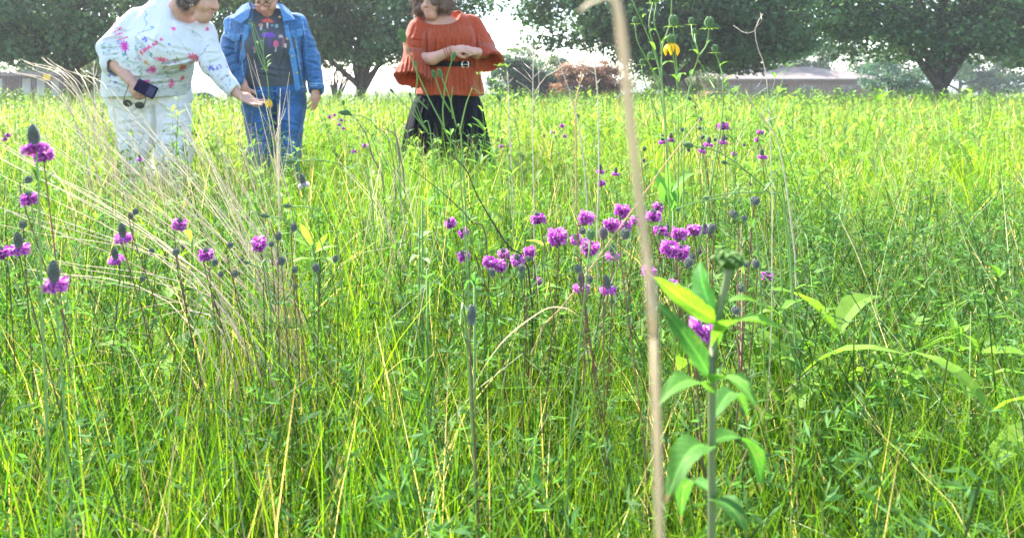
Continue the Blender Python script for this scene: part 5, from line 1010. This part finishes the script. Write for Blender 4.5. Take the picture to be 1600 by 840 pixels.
for lab, pts, hl, D in (('dark green seed head lying level beside the jeans', [(545, 178), (575, 186), (600, 215), (622, 260)], 16, 1.5), ('green seed head tilted beside the level one near the jeans', [(549, 180), (572, 200), (590, 240), (600, 290)], 14, 1.5), ('long green seed head low beneath the jeans', [(462, 252), (500, 250), (540, 262), (580, 300)], 16, 1.25), ('green seed head pointing left above the middle bud group', [(456, 322), (490, 326), (515, 350), (530, 400)], 15, 1.1), ('green seed head pointing left near the dry straws', [(421, 338), (450, 345), (480, 380), (495, 430)], 16, 1.1), ('small green seed head low among the centre buds', [(389, 411), (405, 420), (420, 450)], 13, .95), ('large green seed head arching left below the small far blooms', [(1083, 228), (1120, 236), (1160, 262), (1200, 300), (1230, 360)], 20, 1.0), ('green seed head hanging beneath the arching one at right', [(1136, 255), (1160, 264), (1190, 290), (1215, 340)], 14, 1.05), ('pale green seed head on a long horizontal stem at right', [(1108, 308), (1140, 302), (1185, 303), (1230, 330)], 13, .95), ('smaller pale seed head on a long horizontal stem', [(1063, 325), (1090, 316), (1130, 312), (1180, 340)], 12, .97), ('upright green seed head at the skirt edge', [(651, 165), (660, 190), (675, 230)], 8, 1.6), ('green seed head rising left of the rust sleeve', [(615, 145), (640, 172), (665, 205), (690, 260)], 9, 1.4), ('dark green seed head above the tan grass at right of skirt', [(782, 158), (796, 185), (812, 230)], 12, 1.6), ('dark seed head pair member right of the bare weed', [(905, 183), (915, 196), (930, 230)], 9, 2.2), ('dark green seed head near the house meadow', [(1080, 156), (1092, 170), (1100, 210)], 11, 2.0), ('small dark seed head beside the house meadow stems', [(1087, 170), (1091, 185), (1096, 215)], 7, 2.2), ('dark green seed head just under the yellow coneflower', [(1047, 145), (1050, 170), (1052, 210)], 12, 1.7), ('upright dark seed head near the denim cuff', [(537, 165), (538, 190), (542, 230)], 9, 2.4), ('round grey-green seed head at bottom centre-left of big bud', [(708, 497), (718, 510), (730, 540)], 14, .62)):
    thimble(lab, [(pts, hl, D)])

# ------------------------------------------------------------------ yellow coneflowers
def coneflower(label, stems, D, base_px, flowers, buds, leaves, cone=.0085, petal=.042, thick=.0015):
    b = P(base_px, CY, D); b[2] = 0; t = thing('yellow_coneflower', label, 'flower', b, 'yellow coneflowers')
    for pts in stems:
        c3 = [P(a, b2, D + RS.uniform(-.02, .02)) - b for a, b2 in pts]; stalk(t, c3[::-1], thick, thick * .55, np.array(GST) * 1.15, 14)
    for (px, py, n, droop) in flowers:
        p = P(px, py, D) - b; hd = link('flower_head', CONES[('bud', 3)], t); hd.location = [float(v) for v in p]; hd.scale = (cone,) * 3
        for k in range(n):
            a = k * 6.283 / n + .4; o = np.array([math.cos(a), math.sin(a), 0]); l = petal * RS.uniform(.85, 1.1); tip = o * l * (.75 - .55 * droop) + np.array([0, 0, -l * (.25 + .7 * droop)]); V, Fs = leaf(o * cone * .7 + [0, 0, cone * .5], tip, .013 * petal / .042, .22, -.2, side=np.cross(o, [0, 0, 1.]), k=5, shape=.85)
            g = Geo(); g.add((V) / cone, Fs, np.array([.80, .52, .015]) * RS.uniform(.9, 1.1)); g.build('petal', 'petal', hd)
    for px, py, sc_ in buds:
        p = P(px, py, D) - b; o = link('bud', CONES[('bud', 3)], t); o.location = [float(v) for v in p]; o.scale = (cone * sc_,) * 3
        g = Geo()
        for k in range(8):
            a = k * .785; q = np.array([math.cos(a), math.sin(a), -.1]); V, Fs = leaf(q * .5, q * 2.4, .5, .05, .2, k=2); g.add(V, Fs, (.2, .32, .06))
        g.build('sepals', 'leaf', o, False)['kind'] = 'stuff'
    for px, py, ex, ey, wd in leaves:
        p = P(px, py, D) - b; e = P(ex, ey, D + RS.uniform(-.05, .05)) - b; g = Geo(); V, Fs = leaf(p, e, wd / F * D, .1, .3, k=4); g.add(V, Fs, np.array([.15, .29, .05]) * RS.uniform(.85, 1.2)); g.build('leaf', 'leaf', t)
    return t
coneflower('tall yellow coneflower with drooping petals standing at right', [[(985, -5), (1003, 35), (1020, 75), (1032, 120), (1040, 190), (1050, 430)], [(1020, 4), (1014, 40), (1024, 80), (1033, 120)], [(1027, 0), (1022, 35), (1033, 70), (1034, 120), (1042, 240)], [(1050, -8), (1047, 35), (1035, 75), (1034, 120)], [(1052, 42), (1055, 80), (1058, 120), (1060, 260), (1056, 430)], [(1049, 72), (1054, 100), (1059, 140)], [(992, 37), (996, 65), (1010, 92), (1028, 130), (1040, 200)], [(1003, 102), (1004, 118), (1012, 140), (1030, 190)]], 1.12, 1052, [(1049, 71, 8, .58)], [(1052, 41, 1.0), (1020, 4, .7), (1027, 0, .8), (992, 37, .6), (1016, 92, .6), (1003, 101, .5)], [(1024, 78, 1012, 66, 6), (1033, 70, 1046, 55, 6), (1034, 103, 1052, 98, 7), (1033, 108, 1018, 112, 6), (1058, 122, 1072, 117, 7), (1058, 125, 1046, 118, 7), (1004, 28, 1009, 24, 5), (1014, 52, 1024, 48, 6), (1034, 68, 1043, 58, 8), (1060, 130, 1062, 115, 6), (1040, 190, 1080, 160, 12), (1046, 220, 1010, 215, 12), (1050, 300, 1090, 270, 14)], .0082, .030)
coneflower('green budded coneflower stems branching at right, over the house', [[(1080, 38), (1083, 60), (1092, 85), (1080, 125), (1070, 200), (1066, 420)], [(1108, 44), (1104, 70), (1092, 88)], [(1085, 53), (1088, 72), (1092, 86)], [(1117, 82), (1124, 100), (1130, 130), (1126, 200), (1090, 400)], [(1092, 95), (1106, 120), (1118, 140)]], 1.12, 1068, [], [(1080, 38, .6), (1108, 44, 1.0), (1117, 82, .7), (1085, 53, .5)], [(1092, 86, 1076, 80, 6), (1083, 108, 1078, 120, 6), (1104, 70, 1110, 64, 5), (1124, 104, 1140, 96, 6), (1130, 130, 1150, 118, 8), (1070, 200, 1100, 180, 12)], .0082)
coneflower('yellow coneflower at the outstretched hand, in front of the jeans', [[(420, 152), (422, 172), (421, 200), (424, 260)], [(394, 38), (402, 70), (413, 100), (418, 125), (420, 152)], [(390, 36), (398, 65), (405, 90), (417, 115)], [(413, 52), (411, 78), (414, 100)], [(397, 40), (404, 58), (407, 68), (411, 80)], [(408, 66), (410, 78)], [(421, 200), (408, 215), (400, 250)], [(421, 195), (436, 215), (440, 250)]], 3.62, 424, [(420, 157, 6, .8)], [(413, 52, .7), (391, 36, .8), (396, 39, .6), (408, 64, .5)], [(415, 92, 426, 85, 4), (417, 100, 426, 92, 4), (417, 106, 425, 98, 5), (418, 110, 408, 108, 5), (400, 64, 403, 72, 4), (421, 180, 408, 183, 7), (421, 182, 436, 176, 7), (421, 188, 432, 196, 7), (421, 190, 408, 198, 8), (420, 200, 404, 206, 8), (422, 206, 440, 203, 8), (408, 215, 395, 208, 7), (404, 225, 390, 228, 8), (436, 215, 450, 205, 8), (422, 215, 430, 228, 9), (400, 245, 385, 238, 9), (438, 240, 455, 232, 9)], .011, .055, .0035)

# ------------------------------------------------------------------ bare dry weeds
def dry_weed(label, D, stem, twigs, r=.0022, col=(.56, .49, .40)):
    c3 = [P(a, b2, D) for a, b2 in stem]; b = np.array([c3[-1][0], D, 0.]); t = thing('dry_weed', label, 'weed', b, 'bare dry weed skeletons')
    lowp = c3[-1] - b; pts = [q - b for q in c3] + [lowp * .66 + [RS.normal(0, .012), 0, 0], lowp * .33 + [RS.normal(0, .015), 0, 0], np.zeros(3)]; stalk(t, pts[::-1], r * 1.1, r * .6, np.array(col), 16, m='straw')
    for tw in twigs: stalk(t, [P(a, c_, D + RS.uniform(-.04, .04)) - b for a, c_ in tw], r * .65, r * .3, np.array(col) * RS.uniform(.85, 1.15), 6, 'twig', 4, 'straw')
dry_weed('tall bare branching weed right of the black skirt', 1.5, [(831, 42), (833, 80), (833, 120), (832, 200), (834, 300)], [[(833, 80), (815, 62)], [(832, 85), (846, 60), (852, 45)], [(833, 95), (822, 72), (818, 60)], [(832, 110), (817, 97), (814, 84)], [(832, 130), (818, 118), (802, 106)], [(832, 145), (820, 135), (806, 126)], [(832, 122), (845, 110), (850, 100)], [(833, 150), (850, 122), (870, 110), (887, 98)], [(833, 165), (842, 140), (840, 90)], [(832, 125), (822, 112), (815, 105)]], .0017)
dry_weed('slim bare weed in front of the purple-leaved shrub', 1.6, [(930, 68), (929, 92), (931, 120), (934, 150), (936, 260)], [[(930, 78), (941, 67)], [(930, 98), (921, 103)], [(930, 116), (912, 106), (892, 98)], [(933, 130), (938, 124)], [(929, 84), (934, 80)]])
dry_weed('small bare weed against the blue-green shrub', 2.2, [(793, 112), (794, 130), (795, 150), (797, 220)], [[(794, 128), (788, 118)], [(795, 138), (785, 130)], [(795, 142), (786, 135)], [(794, 130), (802, 122)]], .0026)
dry_weed('bare curling weed at the right edge in front of the tree', 1.0, [(1192, 22), (1180, 45), (1184, 75), (1196, 110), (1203, 200), (1206, 330)], [[(1180, 48), (1165, 52), (1146, 40)], [(1182, 42), (1190, 32), (1188, 20)], [(1196, 110), (1190, 125), (1180, 140)]], .0008)
dry_weed('leaning straw stem with side twig, right of centre', 1.3, [(866, 72), (880, 115), (893, 152), (905, 200), (915, 280)], [[(890, 140), (905, 150)], [(880, 115), (872, 118)]], .0018, (.5, .45, .36))
dry_weed('pale dry seed stalk in front of the purple-leaved shrub', 2.4, [(908, 112), (907, 130), (900, 160), (900, 240)], [[(907, 126), (902, 118)], [(907, 130), (911, 120)], [(906, 132), (901, 124)], [(906, 128), (909, 116)]], .004, (.56, .36, .22))
dry_weed('pale bare weed leaning across the far right meadow', 1.3, [(1166, 143), (1180, 170), (1196, 190), (1215, 220), (1230, 300)], [[(1172, 155), (1185, 146), (1200, 135)], [(1190, 182), (1196, 168)], [(1196, 190), (1215, 182)]], .0017)
dry_weed('white forked dry stem left of the white top', 4.6, [(148, 95), (146, 110), (147, 130), (148, 170)], [[(147, 122), (151, 112), (150, 107)], [(147, 118), (136, 112), (130, 112)]], .006, (.6, .55, .48))
# dark arching stems in the middle
def arch(label, pts, D, r, col, name='arching_weed'):
    c3 = [P(a, b2, D + .03 * k) for k, (a, b2) in enumerate(pts)]; b = np.array([c3[-1][0], c3[-1][1], 0.]); t = thing(name, label, 'weed', b, 'arching dry stems'); stalk(t, ([q - b for q in c3] + [np.zeros(3)])[::-1], r * 1.2, r * .5, np.array(col), 18, m='straw')
arch('dark stem arching from the skirt down through purple blooms', [(700, 238), (728, 265), (748, 310), (790, 380), (830, 450)], 1.0, .0017, (.10, .065, .055))
arch('thin dark stem arching across the grass left of the purple blooms', [(640, 262), (690, 300), (735, 345), (762, 400)], 1.05, .0013, (.13, .09, .07))
arch('brown stem bent over beside the black skirt', [(597, 200), (618, 212), (625, 245), (632, 300)], 1.9, .0028, (.24, .17, .15))
arch('brown curved stem in front of the grass between jeans and skirt', [(553, 182), (572, 210), (582, 245), (600, 300)], 1.9, .0028, (.24, .17, .16))
arch('grey stem rising beside the black skirt', [(606, 164), (615, 195), (621, 230), (626, 300)], 1.9, .0022, (.3, .24, .22))
arch('second brown curved stem between jeans and skirt', [(584, 196), (603, 210), (612, 240), (618, 300)], 1.95, .0024, (.26, .2, .18))
def dry_leaf_arch():
    D = .72; pts = [P(a, b2, D) for a, b2 in ((800, 520), (830, 497), (858, 481), (885, 482), (905, 494))]; b = P(640, CY, D); b[2] = 0; pts = [P(a, b2, D) for a, b2 in ((665, 860), (705, 690), (745, 595), (775, 547))] + pts; t = thing('dry_grass_leaf', 'pale dry grass leaf arching over at the bottom centre-right', 'grass', b)
    li = curve([b] + pts, 40) - b; n = len(li); wd = np.interp(np.linspace(0, 1, n), [0, .6, 1], [.0012, .0016, .0004]); side = np.array([.2, .3, 1.]); side = nrm(side)
    V = np.concatenate([li + side * wd[:, None], li - side * wd[:, None] + [0, .002, 0]]); i = np.arange(n - 1); build('blade', V, [np.stack([i, i + 1, n + i + 1, n + i], -1)], 'straw', t, np.tile([.6, .5, .36], (2 * n, 1)))
dry_leaf_arch()

# ------------------------------------------------------------------ big leaning straw tufts at left
def straw_tuft(label, base_px, D, fans, r=.0013):
    b = P(base_px, CY, D); b[2] = 0; t = thing('dry_grass_tuft', label, 'grass', b, 'leaning tufts of dry straw'); g = Geo(); rs = np.random.default_rng(int(base_px * 7))
    for (mx, my), (ex, ey), n, sp in fans:
        for _ in range(max(2, int(n * .8))):
            e = P(ex + rs.normal(0, sp * 1.5), ey + rs.normal(0, sp * .8), D + rs.uniform(.05, .5)); m = P(mx + rs.normal(0, sp * 1.1), my + rs.normal(0, sp * .6), D + rs.uniform(-.03, .12)); s = b + np.array([rs.normal(0, .16), rs.normal(0, .10), 0])
            li = curve([s, m, e], 12) - b; V, Fs = tube(li, np.linspace(r * 1.15, r * .35, 12) * rs.uniform(.7, 1.3), 4, False); g.add(V, Fs, np.array([.66, .55, .36]) * rs.uniform(.8, 1.2))
    g.build('straw', 'straw', t)['kind'] = 'stuff'
straw_tuft('large straw tuft leaning far left across the white trousers', 470, 1.15, [((425, 500), (105, 150), 12, 22), ((420, 500), (60, 200), 9, 25), ((428, 480), (190, 165), 12, 25), ((430, 470), (260, 180), 9, 22)])
straw_tuft('pale straw tuft rising in front of the jeans', 452, 1.25, [((432, 470), (350, 188), 12, 14), ((440, 460), (392, 150), 6, 16), ((436, 480), (300, 170), 8, 18)])
straw_tuft('low straw tuft sweeping left over the lower left grass', 425, 1.0, [((345, 470), (-10, 238), 8, 18), ((330, 480), (-5, 330), 7, 18), ((335, 500), (60, 420), 5, 20), ((340, 505), (110, 520), 3, 16)])
straw_tuft('upright straw tuft crossing the jeans and shirt hem', 448, 2.2, [((440, 250), (418, 85), 4, 10), ((444, 260), (455, 150), 6, 12), ((442, 270), (430, 120), 4, 12)], .0018)
straw_tuft('straws leaning left against the far left tree', 190, 2.6, [((120, 150), (35, 95), 3, 5), ((135, 160), (62, 95), 4, 6), ((150, 160), (88, 94), 3, 6), ((110, 160), (8, 106), 3, 5), ((165, 165), (115, 108), 4, 7)], .003)
straw_tuft('thin straws standing in the grass left of the black skirt', 640, 1.4, [((600, 380), (560, 240), 8, 18), ((630, 370), (610, 210), 8, 18), ((640, 380), (650, 260), 6, 14)], .001)
arch('straight tan straw crossing the meadow beside the blurred stalk', [(1094, 186), (1044, 250), (1000, 312), (945, 388), (890, 466), (830, 560)], .95, .0016, (.55, .38, .22))

# ------------------------------------------------------------------ blurred stalk close to the lens
def near_stalk():
    D = .175; pts = [(955, -25), (966, 20), (975, 90), (984, 180), (996, 290), (1010, 400), (1020, 520), (1030, 800)]; c3 = [P(a, b2, D) for a, b2 in pts]; b = np.array([c3[-1][0] + .02, D, 0.]); t = thing('near_grass_stalk', 'thick blurred tan grass stalk close to the camera', 'grass', b)
    li = curve([b] + c3[::-1], 30); g = Geo(); V, Fs = tube(li - b, np.interp(np.linspace(0, 1, 30), [0, .5, .8, 1], [.0010, .0012, .0014, .0011]), 7); g.add(V, Fs, (.58, .46, .30)); g.build('stem', 'straw', t)
    q0 = P(970, -2, D); V, Fs = leaf(q0, P(903, 20, D + .01), .0026, .12, .3, k=8); g = Geo(); g.add(V - b, Fs, (.62, .58, .5)); g.build('leaf', 'straw', t)
near_stalk()

# ------------------------------------------------------------------ broad-leaved plant with flower bud at lower right
def big_leaf(base, tip, width, sag, side, col, seed):
    rs = np.random.default_rng(seed); base = np.asarray(base, float); d = np.asarray(tip, float) - base; L = np.linalg.norm(d); T = d / L
    side = np.cross(T, [0, 0, 1.]) if side is None else np.asarray(side, float); side = nrm(side - T * (side @ T)); nor = np.cross(side, T); nor = nor if nor[2] > 0 else -nor; n, m = 30, 13
    t = np.linspace(0, 1, n)[:, None]; u = np.linspace(-1, 1, m)[None]; wd = width * .5 * np.sin(math.pi * np.clip(t, .02, .99) ** .75) ** .85 * (1 + .04 * np.sin(t * 37 + seed) + .03 * np.sin(t * 71 * np.sign(u) + 1))
    ph = rs.uniform(0, 6.28); h = sag * L * 4 * t * (1 - t) + .30 * wd * np.abs(u) ** 1.3 + width * .05 * np.sin(t * 13 + u * 2.5 + ph) * np.abs(u) - .10 * L * t ** 3
    vein = np.abs(((t * 10 - np.abs(u) * 1.5) % 1) - .5); h = h - width * .012 * (vein < .16); V = base + d * t[..., None] + side * (wd * u)[..., None] + nor * h[..., None]
    C = np.array(col) * (1 + .28 * (vein < .14) + .9 * (np.abs(u) < .1) + .12 * np.sin(t * 23 + u * 5 + ph) * np.sin(u * 7 + t * 9))[..., None]; spot = np.zeros((n, m), bool)
    for _ in range(7): a, c_ = rs.uniform(.1, .95), rs.uniform(-.9, .9); spot |= np.hypot((t - a) * 6, u - c_) < rs.uniform(.08, .16)
    C[spot] = C[spot] * .4 + np.array([.22, .17, .06]) * .6; C[(t[:, 0] > .96)] = (.28, .2, .08)
    i = np.arange(n - 1)[:, None] * m + np.arange(m - 1)[None]; return V.reshape(-1, 3), [np.stack([i, i + 1, i + m + 1, i + m], -1).reshape(-1, 4)], C.reshape(-1, 3)
def rosin():
    D = .42; b = P(1112, CY, D); b[2] = 0; t = thing('budding_sunflower', 'broad-leaved plant with scaly green flower bud at lower right', 'plant', b)
    pts = [P(a, c_, D) - b for a, c_ in ((1138, 418), (1134, 445), (1126, 475), (1120, 505), (1114, 560), (1112, 700))]; stalk(t, (pts + [np.zeros(3)])[::-1], .0026, .0024, (.15, .19, .08), 16, sides=8)
    hd = Geo(); c = P(1139, 405, D) - b; rs = np.random.default_rng(4); V, Fs = tube(np.array([[0, 0, -.006], [0, 0, -.003], [0, 0, .001], [0, 0, .004]]), [.004, .009, .0095, .006], 12); hd.add(V + c, Fs, (.07, .15, .03)); h0 = hd.build('flower_bud', 'leaf', t)
    for k in range(34):
        a = k * 2.4; rr = .0085 * math.sqrt((k % 17 + 1) / 17); z = .0035 - .006 * (rr / .0085) ** 2 + (.001 if k > 16 else 0); o = np.array([math.cos(a), math.sin(a), 0]); g = Geo(); V, Fs = leaf(c + o * rr * .7 + [0, 0, z], c + o * (rr + .0045) + [0, 0, z - .001 + .002 * rs.uniform()], .004, .3, .3, k=3); g.add(V, Fs, np.array([.13, .22, .06]) * rs.uniform(.6, 1.6)); g.build('bud_scale', 'leaf', h0)
    for k, ((x0, y0), (x1, y1), wd, sag, dd, col) in enumerate((((1128, 505), (1034, 432), 30, -.08, -.03, (.15, .30, .02)), ((1116, 492), (1088, 402), 36, .06, .03, (.05, .18, .025)), ((1112, 592), (1028, 468), 30, .10, .02, (.055, .16, .03)), ((1128, 478), (1206, 482), 18, .20, -.01, (.11, .25, .03)), ((1116, 545), (1225, 506), 44, .20, -.04, (.11, .25, .025)), ((1112, 600), (1185, 628), 34, .18, -.05, (.09, .22, .03)), ((1112, 615), (1025, 625), 36, .18, -.03, (.08, .20, .03)), ((1112, 660), (1170, 640), 26, .2, .06, (.07, .18, .03)), ((1112, 690), (1195, 752), 38, .2, .03, (.07, .19, .03)), ((1112, 700), (1040, 770), 40, .2, -.04, (.07, .18, .03)), ((1112, 770), (1060, 800), 34, .2, .05, (.06, .16, .03)), ((1112, 780), (1170, 830), 36, .2, -.03, (.06, .16, .03)))):
        V, Fs, C = big_leaf(P(x0, y0, D) - b, P(x1, y1, D + dd) - b, wd / F * D * 1.1, sag, np.array([.25, .35, 1.]) if y1 < 470 else None, col, 40 + k); build('leaf', V, Fs, 'leaf', t, C)
rosin()
def leaf_clump(label, px, D, items, col):
    b = P(px, CY, D); b[2] = 0; t = thing('milkweed', label, 'plant', b, 'broad-leaved clumps'); stalk(t, [[0, 0, 0], [0, 0, H - (items[0][1] - CY) / F * D + .02]], .003, .002, GST, 4)
    for x0, y0, x1, y1, wd in items:
        V, Fs = leaf(P(x0, y0, D) - b, P(x1, y1, D + RS.uniform(-.08, .08)) - b, wd / F * D, RS.uniform(.03, .15), .3, side=np.array([1., RS.uniform(-.6, .6), 0]) if abs(x1 - x0) < abs(y1 - y0) else None, k=7); g = Geo(); g.add(V, Fs, np.array(col) * RS.uniform(.75, 1.3)); g.build('leaf', 'leaf', t)
leaf_clump('clump of broad upright leaves behind the blurred stalk', 1052, 1.45, [(1050, 330, 1052, 283, 15), (1056, 330, 1068, 284, 14), (1046, 325, 1024, 262, 14), (1052, 330, 1060, 310, 14), (1044, 320, 1032, 285, 12), (1058, 320, 1048, 250, 10)], (.12, .30, .05))
leaf_clump('broad green leaves spreading in the grass near centre left', 300, 1.15, [(300, 385, 268, 378, 9), (302, 385, 330, 372, 9), (298, 392, 280, 405, 10), (303, 390, 322, 405, 10), (300, 380, 290, 360, 9)], (.16, .32, .04))
leaf_clump('broad pale leaves beside the straw in the centre', 490, 1.2, [(490, 395, 455, 372, 12), (492, 395, 530, 385, 13), (490, 390, 470, 350, 11), (494, 395, 512, 365, 10), (488, 405, 455, 410, 11), (492, 405, 525, 415, 12), (490, 400, 478, 425, 10)], (.22, .38, .05))
leaf_clump('dark green upturned leaf left of the arching stem', 660, 1.2, [(668, 322, 648, 311, 9), (668, 322, 680, 308, 9), (668, 330, 690, 340, 8), (668, 322, 712, 334, 7)], (.10, .26, .03))
leaf_clump('pale grey-green leaves low in the centre grass', 655, 1.2, [(655, 372, 642, 366, 10), (657, 372, 676, 362, 11), (656, 376, 676, 376, 10), (655, 400, 640, 410, 8), (657, 402, 672, 412, 9)], (.20, .29, .13))
leaf_clump('yellow-green leaf patch above the purple blooms', 850, 1.3, [(850, 384, 822, 376, 14), (852, 384, 872, 374, 14), (850, 390, 835, 395, 10)], (.36, .44, .04))
leaf_clump('bluish lobed leaves below the centre buds', 668, .95, [(668, 440, 655, 430, 7), (668, 440, 680, 428, 7), (668, 442, 690, 446, 8), (667, 446, 656, 456, 7), (668, 446, 672, 462, 7)], (.12, .24, .08))
leaf_clump('dark five-fingered leaf in the lower centre', 742, .85, [(742, 448, 730, 438, 6), (742, 448, 741, 430, 6), (742, 448, 752, 438, 6), (742, 450, 726, 452, 6), (742, 450, 757, 450, 6)], (.08, .22, .05))
# bushy green weeds at mid height
def bushy(label, px, D, top, spread, n, col):
    b = P(px, CY, D); b[2] = 0; zt = H - (top - CY) / F * D; t = thing('leafy_weed', label, 'weed', b, 'leafy weeds in the meadow'); rs = np.random.default_rng(int(px)); g = Geo(); gs = Geo()
    for k in range(n):
        e = np.array([rs.normal(0, spread), rs.normal(0, spread), zt * rs.uniform(.72, 1.0)]); li = curve([[0, 0, 0], e * [.35, .35, .55], e], 9); V, Fs = tube(li, np.linspace(.0022, .0009, 9), 4, False); gs.add(V, Fs, np.array(col) * .9)
        for u in range(3, 9):
            for _ in range(3):
                a = rs.uniform(0, 6.28); l = rs.uniform(.024, .045) * (1 + .12 * max(0, D - 2)); V, Fs = leaf(li[u], li[u] + l * np.array([math.cos(a), math.sin(a), rs.uniform(.1, .9)]), l * .3, .08, .3, k=3); g.add(V, Fs, np.array(col) * rs.uniform(.7, 1.3))
    gs.build('stem', 'stem', t)['kind'] = 'stuff'; g.build('foliage', 'leaf', t, False)['kind'] = 'stuff'
bushy('pale leafy weed with small leaves in front of the white trousers', 272, 2.6, 148, .05, 4, (.20, .34, .06))
bushy('leafy weed beside the rust blouse, under the bell sleeve', 768, 3.2, 102, .06, 7, (.19, .33, .06))
bushy('leafy weed growing in front of the black skirt', 705, 1.6, 200, .10, 7, (.17, .33, .05))
bushy('yellow-green bushy weed in front of the parked cars', 925, 2.8, 170, .12, 11, (.22, .36, .05))
bushy('tall green weed near the roofline at right', 1150, 2.2, 100, .12, 9, (.15, .28, .06))
bushy('green weed in front of the jeans bottoms', 440, 2.6, 210, .12, 10, (.19, .35, .05))
bushy('green weed at the left edge of the meadow', 28, 3.4, 135, .14, 10, (.20, .34, .06))
bushy('weed clump left of the white trousers', 95, 3.0, 165, .16, 10, (.19, .33, .05))
bushy('leafy weed at the far right beyond the coneflowers', 1290, 1.9, 130, .12, 10, (.15, .29, .05))

_w = [(60, 5.5, 150), (185, 3.3, 205), (300, 3.2, 190), (345, 3.4, 205), (395, 3.3, 208), (470, 4.6, 190), (520, 5.5, 165), (590, 5.0, 170), (648, 3.7, 205), (690, 3.6, 215), (742, 3.7, 200), (800, 5.5, 150), (862, 6.0, 150), (985, 5.0, 155), (1075, 4.5, 150), (1120, 6.0, 140), (1185, 4.2, 150), (1240, 3.4, 160), (1345, 4.0, 150), (1420, 2.8, 175), (1500, 4.2, 150), (1570, 3.0, 170)]
for _k, (_x, _D, _top) in enumerate(_w):
    bushy(f'leafy green weed, {ORD[_k]} from left in the loose row behind the flowers', _x, _D, _top, .06 + .022 * _D, 9, [(.16, .30, .05), (.20, .34, .045), (.11, .23, .06), (.24, .35, .07)][_k % 4])
